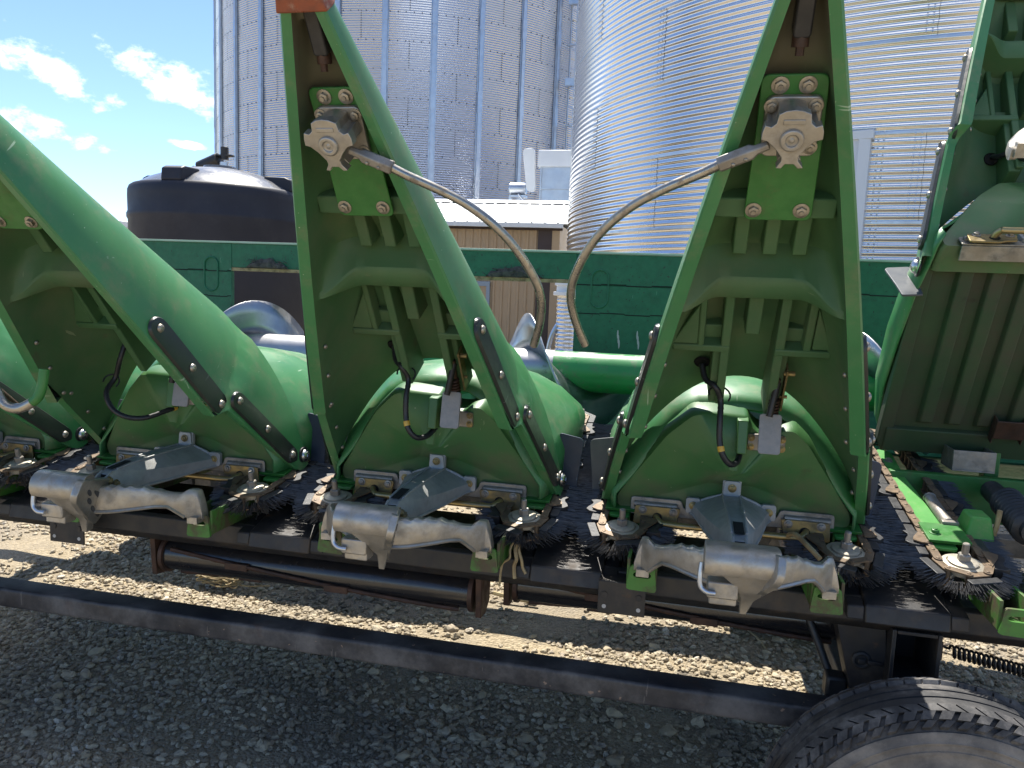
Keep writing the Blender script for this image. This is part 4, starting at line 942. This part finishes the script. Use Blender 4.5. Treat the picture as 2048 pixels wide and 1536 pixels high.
for d0, d1 in ((-18.6, -17.45), (-27.8, -26.6)):
    b.add([on_bin(5.0, d, z, o_) for z in (.85, 3.09) for d in (d0, d1) for o_ in (-.02, .075)], [(0, 1, 3, 2), (4, 6, 7, 5), (0, 4, 5, 1), (2, 3, 7, 6), (0, 2, 6, 4), (1, 5, 7, 3)])
b.add([on_bin(5.0, d, z, o_) for z in (3.02, 3.10) for d in (-27.9, -17.2) for o_ in (-.02, .085)], [(0, 1, 3, 2), (4, 6, 7, 5), (0, 4, 5, 1), (2, 3, 7, 6), (0, 2, 6, 4), (1, 5, 7, 3)])
mesh_obj('door_frame', b, 'white', d_, bevel=.004)
q = MB()
for j in range(33):
    for dd in (-16.8, -16.25): q.mark(); q.lathe([(.010, 0), (.008, .006), (0, .008)], on_bin(5.0, dd, .9+PITCH*(j+.3), .006), bin_dir(dd), 6)
mesh_obj('frame_bolt', q, 'galv', NB_)
b = MB(); zt = PITCH*92
b.loft([[on_bin(r, 360*i/72, z) for i in range(72)] for r, z in ((5.08, zt-.05), (5.08, zt+.05), (.6, zt+1.7), (.6, zt+1.9))]); mesh_obj('roof', b, 'galv', NB_)
b = MB(); b.lathe([(5.15, 0), (5.15, .12)], (0, 0, 0), (0, 0, 1), 72); mesh_obj('base_ring', b, 'conc', NB_)
# far bin with stiffeners
FB = empty('grain_bin', (-10.709, 29.236, 0), 'tall dull grey grain bin with vertical stiffener posts, behind the black tank', 'grain bin', 'round steel grain bins'); FB.name = 'grain_bin'
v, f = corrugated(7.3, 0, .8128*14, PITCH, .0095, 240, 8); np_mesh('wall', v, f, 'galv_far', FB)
fse = [7.033-.8128*7+.8128*i for i in range(0, 12)]
mesh_obj('sheet_bolt', bin_bolts(7.3, fse, 22.5, 18.0, (-88, 88), .015, 0, .0095, False), 'boltdark', FB, sharp=60)
q = MB()
q.box(-.062, .062, -.055, -.050, 0, 11.3); 
for s in (-1, 1): q.box(s*.062, s*.056, -.055, .0, 0, 11.3); q.box(s*.057, s*.10, -.004, .001, 0, 11.3)
for i in range(41):
    q.lathe([(.013, 0), (.010, .008), (0, .01)], (.0, -.055, .2+i*.27), (0, -1, 0), 6)
for z in (2.2, 4.64, 7.1, 9.5): q.box(-.072, .072, -.066, -.0555, z-.3, z+.3)
st0 = None
for i in range(-8, 9):
    d = 11.25*i+1.2; Mx = T_(on_bin(7.3, d, 0, .012)) @ Matrix.Rotation(math.radians(d), 4, 'Z')
    if st0 is None: st0 = mesh_obj('stiffener', q, 'galv', FB, Mx)
    else: c = st0.copy(); COL.objects.link(c); c.matrix_basis = Mx
b = MB(); b.loft([[on_bin(r, 360*i/72, z) for i in range(72)] for r, z in ((7.4, 11.33), (7.4, 11.45), (.8, 14.0), (.8, 14.3))]); mesh_obj('roof', b, 'galv', FB)
# ladder with cage
b = MB(); dl = 62.; rr_ = bin_dir(dl); tx = Vector((math.cos(math.radians(dl)), math.sin(math.radians(dl)), 0)); c0 = on_bin(7.3, dl, 0, .22)
for s in (-1, 1): b.tube([c0+tx*s*.23, c0+tx*s*.23+Vector((0, 0, 11.5))], .03, 6)
for i in range(38): b.tube([c0-tx*.23+Vector((0, 0, .3*i)), c0+tx*.23+Vector((0, 0, .3*i))], .014, 6)
lad = mesh_obj('ladder', b, 'galv', FB)
b = MB()
for j in range(5):
    z = 5.6+1.25*j; b.tube([c0+tx*.36*math.cos(t)+rr_*(.02+.62*math.sin(t))+Vector((0, 0, z)) for t in [PI*i/10 for i in range(11)]], .035, 5)
for t in (PI*.15, PI*.38, PI*.62, PI*.85): p = c0+tx*.36*math.cos(t)+rr_*(.02+.62*math.sin(t)); b.tube([p+Vector((0, 0, 5.6)), p+Vector((0, 0, 10.7))], .025, 5)
for z in (5.6, 8.1, 10.6): b.box(c0.x-.2, c0.x+.2, c0.y-.35, c0.y-.2, z, z+.25)
mesh_obj('ladder_cage', b, 'galv', lad)

# shed
SHX0, SHX1, SHY = -7.75, -2.32, 14.0
sh = empty('shed', (-5.0, 16, 0), 'low tan ribbed steel shed with a white metal roof and brown corner trim', 'shed'); SB = T_((5.0, -16, 0))
def ribbed_wall(x0, x1, Y, z0, z1, pitch, dep):
    P = []; x = x0
    while x < x1-.001:
        P += [(x, Y), (x+pitch*.55, Y), (x+pitch*.66, Y-dep), (x+pitch*.89, Y-dep)]; x += pitch
    P.append((x, Y)); b = MB(); b.grid([[(a_, c, z) for a_, c in P] for z in (z0, z1)]); return b
mesh_obj('front_wall', ribbed_wall(SHX0, SHX1-.22, SHY, 0, 2.70, .152, .022), 'tan', sh, SB, sharp=20)
b = MB(); b.box(SHX0, SHX0+.05, SHY, 18, 0, 2.7); b.box(SHX1-.05, SHX1, SHY, 18, 0, 2.7); b.box(SHX0, SHX1, 17.95, 18, 0, 2.7); mesh_obj('side_wall', b, 'tan', sh, SB)
b = MB(); b.box(SHX1-.40, SHX1-.14, SHY-.035, SHY+.02, 0, 2.66); b.box(SHX0-.02, SHX0+.12, SHY-.035, SHY+.02, 0, 2.66); mesh_obj('corner_trim', b, 'brown', sh, SB, bevel=.004)
b = MB(); b.box(SHX1-.14, SHX1, SHY-.03, SHY+.02, 0, 2.66); mesh_obj('corner_board', b, 'tan', sh, SB, bevel=.004)
b = MB(); b.box(SHX0-.1, SHX1+.05, SHY-.06, SHY+.0, 2.60, 2.68); mesh_obj('eave_trim', b, 'brown', sh, SB, bevel=.003)
b = MB(); P = []; x = SHX0-.3
while x < SHX1+.1: P += [(x, 0), (x+.19, 0), (x+.205, .022), (x+.225, .022), (x+.24, 0)]; x += .24
b.grid([[(a_, y_, z_+h) for a_, h in P] for y_, z_ in ((SHY-.32, 2.70), (16.0, 3.32), (18.3, 2.62))]); rf = mesh_obj('roof', b, 'roof', sh, SB, sharp=20)
b = MB(); b.box(SHX0-.3, SHX1+.1, SHY-.335, SHY-.29, 2.625, 2.705); mesh_obj('gutter', b, 'roof', rf, None, bevel=.004)
b = MB(); b.prism([(15.78, 3.29), (16.0, 3.375), (16.22, 3.29), (16.0, 3.345)], SHX0-.3, SHX1+.1, None, 'x'); mesh_obj('ridge_cap', b, 'roof', rf)
b = MB(); b.box(-4.05, -3.62, SHY-.03, SHY+.01, .35, 1.55); wn = mesh_obj('window', b, 'tan', sh, SB)
b = MB()
for x in (-4.07, -3.66): b.box(x, x+.07, SHY-.06, SHY-.02, .35, 1.62)
b.box(-4.07, -3.59, SHY-.062, SHY-.022, 1.55, 1.64); mesh_obj('window_frame', b, 'winblue', wn, None, bevel=.004) if 'winblue' in M else mesh_obj('window_frame', b, 'white', wn, None, bevel=.004)

# grain dryer blower behind the shed ridge
bl = empty('blower_unit', (-2.9, 17.2, 0), 'galvanised blower box with belt guard and motor above the white shed roof', 'blower'); BB = T_((2.9, -17.2, 0))
b = MB(); b.box(-3.30, -2.3, 16.9, 17.7, 3.35, 4.32); bx = mesh_obj('housing', b, 'galv', bl, BB, bevel=.012)
b = MB(); b.prism([(16.82, 4.20), (16.90, 4.56), (17.75, 4.56), (17.8, 4.20)], -3.36, -2.25, None, 'x'); mesh_obj('hood_cap', b, 'roof', bl, BB, bevel=.012)
b = MB()
for x in (-3.30, -2.62, -2.32): b.box(x, x+.035, 16.86, 16.90, 3.35, 4.25)
for z in (3.36, 3.72, 4.18): b.box(-3.30, -2.3, 16.868, 16.895, z, z+.03)
mesh_obj('corner_rib', b, 'galv', bl, BB, bevel=.004)
b = MB(); Tm = T_((-3.52, 16.85, 4.12)) @ Matrix.Rotation(math.radians(-6), 4, 'Y'); b.prism(roundpoly([(-.10, -.46), (.10, -.46), (.13, .46), (-.13, .46)], .09, 5), -.06, .06, Tm @ Matrix.Rotation(PI/2, 4, 'X')); mesh_obj('belt_guard', b, 'roof', bl, BB, bevel=.01)
b = MB(); b.lathe([(.10, 0), (.135, .03), (.135, .34), (.11, .38)], (-3.98, 16.9, 3.72), (1, 0, 0), 20); b.box(-3.95, -3.6, 16.78, 17.05, 3.53, 3.58); b.box(-3.98, -3.94, 16.85, 16.95, 3.1, 3.55); b.tube(smoothpath([(-3.75, 16.78, 3.6), (-3.60, 16.76, 3.4), (-3.7, 16.75, 3.2), (-3.95, 16.75, 3.1)], 5), .018, 6); mesh_obj('motor', b, 'galv', bl, BB, sharp=35)
b = MB(); b.box(-3.9, -2.2, 16.6, 17.9, 3.05, 3.20); b.box(-3.45, -2.25, 16.8, 17.8, 3.2, 3.35); mesh_obj('stand', b, 'galv', bl, BB, bevel=.01)

# black tank
tk = empty('storage_tank', (-5.75, 8.70, 0), 'large black round plastic storage tank with a domed lid', 'tank')
b = MB(); b.lathe([(1.03, 0), (1.04, .05), (1.04, 2.16), (1.055, 2.19), (1.055, 2.23), (1.04, 2.26), (1.043, 2.44), (1.040, 2.51), (1.022, 2.555), (.99, 2.578), (.95, 2.584)], (0, 0, 0), (0, 0, 1), 96); mesh_obj('barrel', b, 'tank', tk, sharp=35)
b = MB(); b.lathe([(.962, 2.578), (.94, 2.592), (.80, 2.675), (.6, 2.755), (.4, 2.81), (.2, 2.84), (.19, 2.87), (0, 2.87)], (0, 0, 0), (0, 0, 1), 96); dm = mesh_obj('dome_lid', b, 'tankdome' if 'tankdome' in M else 'tank', tk, sharp=35)
for i in range(4):
    a_ = math.radians(2.5+90*i); ux = Vector((math.sin(a_), -math.cos(a_), 0)); tx = Vector((math.cos(a_), math.sin(a_), 0)); b = MB()
    pr = [(.66, 2.68), (.66, 2.745), (.92, 2.74), (.99, 2.71), (1.01, 2.57), (.93, 2.56)]
    b.loft([[ux*r+tx*s*(.125+.06*(1.02-r))+Vector((0, 0, z)) for r, z in pr] for s in (-1, 1)]); mesh_obj('lifting_lug', b, 'tank', dm, bevel=.02, seg=3)
# grain spout with elbow behind the tank
so_ = empty('grain_spout', (-6.6, 9.9, 0), 'small grey pipe elbow with a black valve standing behind the tank lid', 'pipe'); B_ = T_((6.6, -9.9, 0))
b = MB(); b.cyl((-7.6, 9.9, 2.55), (-6.92, 9.9, 3.02), .07, 14); b.cyl((-6.47, 9.9, 0), (-6.47, 9.9, 3.12), .075, 14); mesh_obj('pipe', b, 'galv', so_, B_)
b = MB(); b.cyl((-6.86, 9.9, 3.04), (-6.55, 9.9, 3.16), .10, 14); b.cyl((-6.47, 9.9, 3.16), (-6.47, 9.9, 3.33), .055, 12); b.box(-6.64, -6.34, 9.85, 9.95, 3.20, 3.225); b.cyl((-6.96, 9.9, 2.9), (-6.86, 9.9, 3.0), .10, 12); mesh_obj('valve', b, 'black', so_, B_, bevel=.004)
# ribbed riser pipe at the foot of the near bin
rp = empty('ribbed_pipe', (-.93, 6.27, 0), 'white ribbed standpipe with a flange, at the foot of the near bin', 'pipe'); 
v, f = corrugated(.105, .95, 1.47, .034, .006, 40, 8); np_mesh('pipe', v, f, 'galv_near', rp)
b = MB(); b.lathe([(.10, .0), (.10, .95)], (0, 0, 0), (0, 0, 1), 30); b.lathe([(.135, 1.47), (.14, 1.475), (.14, 1.50), (.115, 1.505), (.115, 1.55), (.13, 1.555), (.13, 1.575), (.10, 1.58)], (0, 0, 0), (0, 0, 1), 36); mesh_obj('flange', b, 'roof', rp, sharp=35)
b = MB(); b.lathe([(.19, 0), (.19, .92), (.16, .945), (.11, .95)], (0, 0, 0), (0, 0, 1), 36); mesh_obj('pad', b, 'conc', rp)
b = MB(); b.tube(smoothpath([(-.08, -.02, 1.25), (-.13, -.03, 1.15), (-.16, -.03, 1.02), (-.16, -.03, .9)], 5), .02, 10); mesh_obj('drain_hose', b, 'galv', rp)
# distant farm shed on the horizon
fs = empty('distant_shed', (-28.6, 35.2, 0), 'far pale farm building just seen past the raised snout at left', 'shed'); B_ = T_((28.6, -35.2, 0))
b = MB(); b.box(-30.0, -26.4, 34, 38, 0, 3.85); mesh_obj('wall', b, 'white', fs, B_)
b = MB(); b.prism([(-30.2, 3.85), (-30.2, 3.95), (-29.2, 4.3), (-26.2, 3.95), (-26.2, 3.85)], 33.8, 38.2, None, 'y'); mesh_obj('roof', b, 'roof', fs, B_)

# ================================================================ GROUND
gm = bpy.data.materials.new('gravel_ground'); gm.use_nodes = True; t = gm.node_tree; t.nodes.clear()
o = nd(t, 'ShaderNodeOutputMaterial'); bs = nd(t, 'ShaderNodeBsdfPrincipled'); t.links.new(bs.outputs[0], o.inputs[0])
tc = nd(t, 'ShaderNodeTexCoord')
def tn(sc, d=6, r=.6):
    n = nd(t, 'ShaderNodeTexNoise'); n.inputs['Scale'].default_value = sc; n.inputs['Detail'].default_value = d; n.inputs['Roughness'].default_value = r; t.links.new(tc.outputs['Object'], n.inputs['Vector']); return n.outputs[0]
vo = nd(t, 'ShaderNodeTexVoronoi'); vo.inputs['Scale'].default_value = 90; t.links.new(tc.outputs['Object'], vo.inputs['Vector'])
sc_ = nd(t, 'ShaderNodeSeparateColor'); t.links.new(vo.outputs['Color'], sc_.inputs[0])
c = mixc(t, sc_.outputs[0], (.27, .215, .135), (.42, .345, .23)); c = mixc(t, smooth(t, tn(1.1), .42, .66), c, (.25, .21, .155)); c = mixc(t, smooth(t, tn(2.6), .6, .72), c, (.13, .115, .095))
t.links.new(c, bs.inputs['Base Color']); bs.inputs['Roughness'].default_value = .92
bp = nd(t, 'ShaderNodeBump'); bp.inputs['Strength'].default_value = .9; bp.inputs['Distance'].default_value = .01
hh = mth(t, 'ADD', mth(t, 'MULTIPLY', vo.outputs['Distance'], -1.0), mth(t, 'MULTIPLY', tn(30), .8)); t.links.new(hh, bp.inputs['Height']); t.links.new(bp.outputs[0], bs.inputs['Normal'])
gx = sorted(set([-300, -120, -60, -25, -12]+list(np.round(np.arange(-7, 4.01, .06), 3))+[8, 20, 60, 120, 300])); gy = sorted(set([-300, -100, -30, -8, -2, .6]+list(np.round(np.arange(1.0, 7.01, .06), 3))+[9, 14, 25, 60, 120, 300]))
def hz(x, y):
    w_ = 1 if (-7 < x < 4 and .9 < y < 7) else 0
    return w_*(.012*math.sin(1.7*x+.6)*math.sin(2.3*y)+.007*math.sin(6.1*x+1.1*y)*math.sin(5.3*y-x)+.003*math.sin(17*x)*math.sin(19*y+2*x))-.004
b = MB(); b.grid([[(x, y, hz(x, y)) for x in gx] for y in gy]); g = mesh_obj('ground', b, gm, sharp=180); g['kind'] = 'structure'; g['label'] = 'tan gravel yard under the header'; 

pm = bpy.data.materials.new('pebble'); pm.use_nodes = True; t = pm.node_tree; t.nodes.clear()
o = nd(t, 'ShaderNodeOutputMaterial'); bs = nd(t, 'ShaderNodeBsdfPrincipled'); t.links.new(bs.outputs[0], o.inputs[0])
oi = nd(t, 'ShaderNodeObjectInfo'); rp_ = nd(t, 'ShaderNodeValToRGB'); cr = rp_.color_ramp
for i, (p, col) in enumerate(((0, (.18, .145, .10)), (.2, (.35, .28, .18)), (.42, (.46, .38, .255)), (.6, (.37, .31, .225)), (.78, (.55, .47, .33)), (.93, (.25, .20, .15)), (1, (.66, .59, .47)))):
    el_ = cr.elements[i] if i < 2 else cr.elements.new(p); el_.position = p; el_.color = (*col, 1)
t.links.new(oi.outputs['Random'], rp_.inputs[0])
tc = nd(t, 'ShaderNodeTexCoord'); gp = nd(t, 'ShaderNodeNewGeometry')
n = nd(t, 'ShaderNodeTexNoise'); n.inputs['Scale'].default_value = 1.1; n.inputs['Detail'].default_value = 5; t.links.new(gp.outputs['Position'], n.inputs['Vector'])
n2 = nd(t, 'ShaderNodeTexNoise'); n2.inputs['Scale'].default_value = 140; n2.inputs['Detail'].default_value = 4; t.links.new(gp.outputs['Position'], n2.inputs['Vector'])
c = mixc(t, mth(t, 'MULTIPLY', smooth(t, n.outputs[0], .53, .66), .7), rp_.outputs[0], (.105, .09, .072)); c = mixc(t, mth(t, 'MULTIPLY', smooth(t, n2.outputs[0], .4, .7), .5), c, (.36, .31, .23))
t.links.new(c, bs.inputs['Base Color']); bs.inputs['Roughness'].default_value = .8
bp = nd(t, 'ShaderNodeBump'); bp.inputs['Strength'].default_value = .5; bp.inputs['Distance'].default_value = .002; t.links.new(n2.outputs[0], bp.inputs['Height']); t.links.new(bp.outputs[0], bs.inputs['Normal'])
def pebble_points():
    P = []; 
    for (n, x0, x1, y0, y1, r0, r1) in ((21000, -2.9, 1.6, 1.55, 3.2, .0055, .0165), (26000, -4.4, 1.9, 3.0, 4.6, .007, .018), (9000, -6, 2.6, 4.4, 6.8, .009, .02), (16000, -2.9, 1.6, 1.55, 3.4, .003, .007)):
        x = rng.uniform(x0, x1, n); y = rng.uniform(y0, y1, n)
        cl = np.sin(2.1*x+.7*np.sin(1.9*y))*np.sin(2.7*y+.9*np.sin(2.3*x))+.6*np.sin(5.3*x+y)*np.sin(4.7*y-1.3*x)
        keep = rng.uniform(-.9, .8, n) < cl+.1
        r = r0+(r1-r0)*rng.beta(1.3, 2.6, n)
        P.append(np.stack([x, y, r], 1)[keep])
    n = 260; P.append(np.stack([rng.uniform(-3, 1.6, n), rng.uniform(1.6, 4.4, n), rng.uniform(.016, .026, n)], 1))
    return np.concatenate(P)
PP = pebble_points()
me = bpy.data.meshes.new('gravel'); me.vertices.add(len(PP))
co = np.stack([PP[:, 0], PP[:, 1], np.array([hz(x, y) for x, y in PP[:, :2]])+PP[:, 2]*.28], 1); me.vertices.foreach_set('co', co.astype(np.float32).ravel())
at = me.attributes.new('rad', 'FLOAT', 'POINT'); at.data.foreach_set('value', PP[:, 2].astype(np.float32))
at = me.attributes.new('rot', 'FLOAT_VECTOR', 'POINT'); at.data.foreach_set('vector', np.stack([rng.normal(0, .25, len(PP)), rng.normal(0, .25, len(PP)), rng.uniform(0, 6.28, len(PP))], 1).astype(np.float32).ravel())
at = me.attributes.new('pick', 'INT', 'POINT'); at.data.foreach_set('value', rng.integers(0, 6, len(PP)).astype(np.int32))
me.materials.append(pm); gv = bpy.data.objects.new('gravel', me); COL.objects.link(gv); tag(gv, 'loose rounded tan and grey stones covering the yard', 'gravel', None, 'stuff')
ng = bpy.data.node_groups.new('scatter_gravel', 'GeometryNodeTree'); ng.interface.new_socket('Geometry', in_out='INPUT', socket_type='NodeSocketGeometry'); ng.interface.new_socket('Geometry', in_out='OUTPUT', socket_type='NodeSocketGeometry')
gi = ng.nodes.new('NodeGroupInput'); go = ng.nodes.new('NodeGroupOutput'); ins = ng.nodes.new('GeometryNodeInstanceOnPoints'); g2i = ng.nodes.new('GeometryNodeGeometryToInstance')
for i in range(6):
    ico = ng.nodes.new('GeometryNodeMeshIcoSphere'); ico.inputs['Radius'].default_value = 1; ico.inputs['Subdivisions'].default_value = 3
    pos = ng.nodes.new('GeometryNodeInputPosition'); ns = ng.nodes.new('ShaderNodeTexNoise'); ns.inputs['Scale'].default_value = .9; ns.inputs['Detail'].default_value = 1
    ad = ng.nodes.new('ShaderNodeVectorMath'); ad.inputs[1].default_value = (i*7.3, i*3.1, i*5.7); ng.links.new(pos.outputs[0], ad.inputs[0]); ng.links.new(ad.outputs[0], ns.inputs['Vector'])
    sb = ng.nodes.new('ShaderNodeVectorMath'); sb.operation = 'SUBTRACT'; sb.inputs[1].default_value = (.5, .5, .5); ng.links.new(ns.outputs['Color'], sb.inputs[0])
    sc2 = ng.nodes.new('ShaderNodeVectorMath'); sc2.operation = 'SCALE'; sc2.inputs['Scale'].default_value = 1.5; ng.links.new(sb.outputs[0], sc2.inputs[0])
    sp2 = ng.nodes.new('GeometryNodeSetPosition'); ng.links.new(ico.outputs['Mesh'], sp2.inputs['Geometry']); ng.links.new(sc2.outputs[0], sp2.inputs['Offset'])
    tf = ng.nodes.new('GeometryNodeTransform'); tf.inputs['Scale'].default_value = (1.15, .9-.03*i, .58+.05*(i % 3)); ng.links.new(sp2.outputs[0], tf.inputs['Geometry'])
    ss = ng.nodes.new('GeometryNodeSetShadeSmooth'); ng.links.new(tf.outputs[0], ss.inputs[0])
    sm_ = ng.nodes.new('GeometryNodeSetMaterial'); sm_.inputs['Material'].default_value = pm; ng.links.new(ss.outputs[0], sm_.inputs['Geometry']); ng.links.new(sm_.outputs[0], g2i.inputs[0])
def named(nm, typ):
    n = ng.nodes.new('GeometryNodeInputNamedAttribute'); n.data_type = typ; n.inputs[0].default_value = nm; return n.outputs[0]
ng.links.new(gi.outputs[0], ins.inputs['Points']); ng.links.new(g2i.outputs[0], ins.inputs['Instance']); ins.inputs['Pick Instance'].default_value = True
ng.links.new(named('pick', 'INT'), ins.inputs['Instance Index']); ng.links.new(named('rot', 'FLOAT_VECTOR'), ins.inputs['Rotation']); ng.links.new(named('rad', 'FLOAT'), ins.inputs['Scale'])
ng.links.new(ins.outputs[0], go.inputs[0]); md = gv.modifiers.new('scatter', 'NODES'); md.node_group = ng

# straw, husks and twine lying about
def stalk(name, pts, r, lab, mat='straw', flat=.4, cat='straw', group='dry corn leaves and stalks'):
    P = [Vector(p) for p in pts]; c = sum(P, Vector())/len(P); b = MB(); n = len(P); b.tube([p-c for p in smoothpath(P, 5)], r, 6, True, None)
    o = mesh_obj(name, b, mat, None, T_(c)); return tag(o, lab, cat, group)
stalk('corn_stalk', [(-.83, 3.52, .016), (-.72, 3.48, .02), (-.60, 3.47, .014)], .010, 'pale yellow stalk lying flat on the sunlit gravel behind the rail')
stalk('corn_stalk', [(.32, 3.55, .014), (.40, 3.40, .018), (.44, 3.27, .012)], .006, 'thin straw lying on gravel left of the black support post')
stalk('corn_leaf', [(.27, 1.90, .93), (.285, 1.86, .955), (.31, 1.80, .945), (.33, 1.77, .93)], .006, 'curled dry leaf caught behind the right end of the right grip bar', 'straw')
for i, (dx, dz, r) in enumerate(((0, -.10, .0048), (-.025, -.125, .0030), (.018, -.085, .0036))):
    stalk('corn_husk', [(-.365+dx*.2, 1.782, .90), (-.367+dx*.5, 1.768, .872), (-.362+dx*.7, 1.762, .85), (-.368+dx*1.2, 1.766, .83), (-.365+dx*1.5, 1.764, .90+dz)], r, ('widest dry husk strip hanging below the middle sprocket bolt', 'long thin husk strip hanging left of the wide husk', 'short husk strip hanging right of the wide husk')[i], cat='husk')
stalk('corn_straw', [(.765, 2.02, .955), (.768, 2.015, .985), (.77, 2.012, 1.02)], .006, 'short yellow straw standing up on the brown chain', 'straw')
b = MB(); rr = random.Random(9); c = Vector((-2.12, 3.20, .03)); p = Vector((0, 0, 0)); pts = []
for i in range(90): pts.append(p.copy()); p = Vector((.10*math.sin(i*.9)+rr.gauss(0, .012), .05*math.cos(i*1.3)+rr.gauss(0, .01), .02+.02*math.sin(i*.7)))
b.tube(smoothpath(pts, 4), .0032, 5); b.tube(smoothpath([(.05, 0, .0), (.15, -.02, .005), (.24, .03, .0)], 5), .0035, 5); o = mesh_obj('twine', b, 'straw', None, T_(c)); tag(o, 'tangled clump of straw coloured twine on the gravel at left', 'twine')
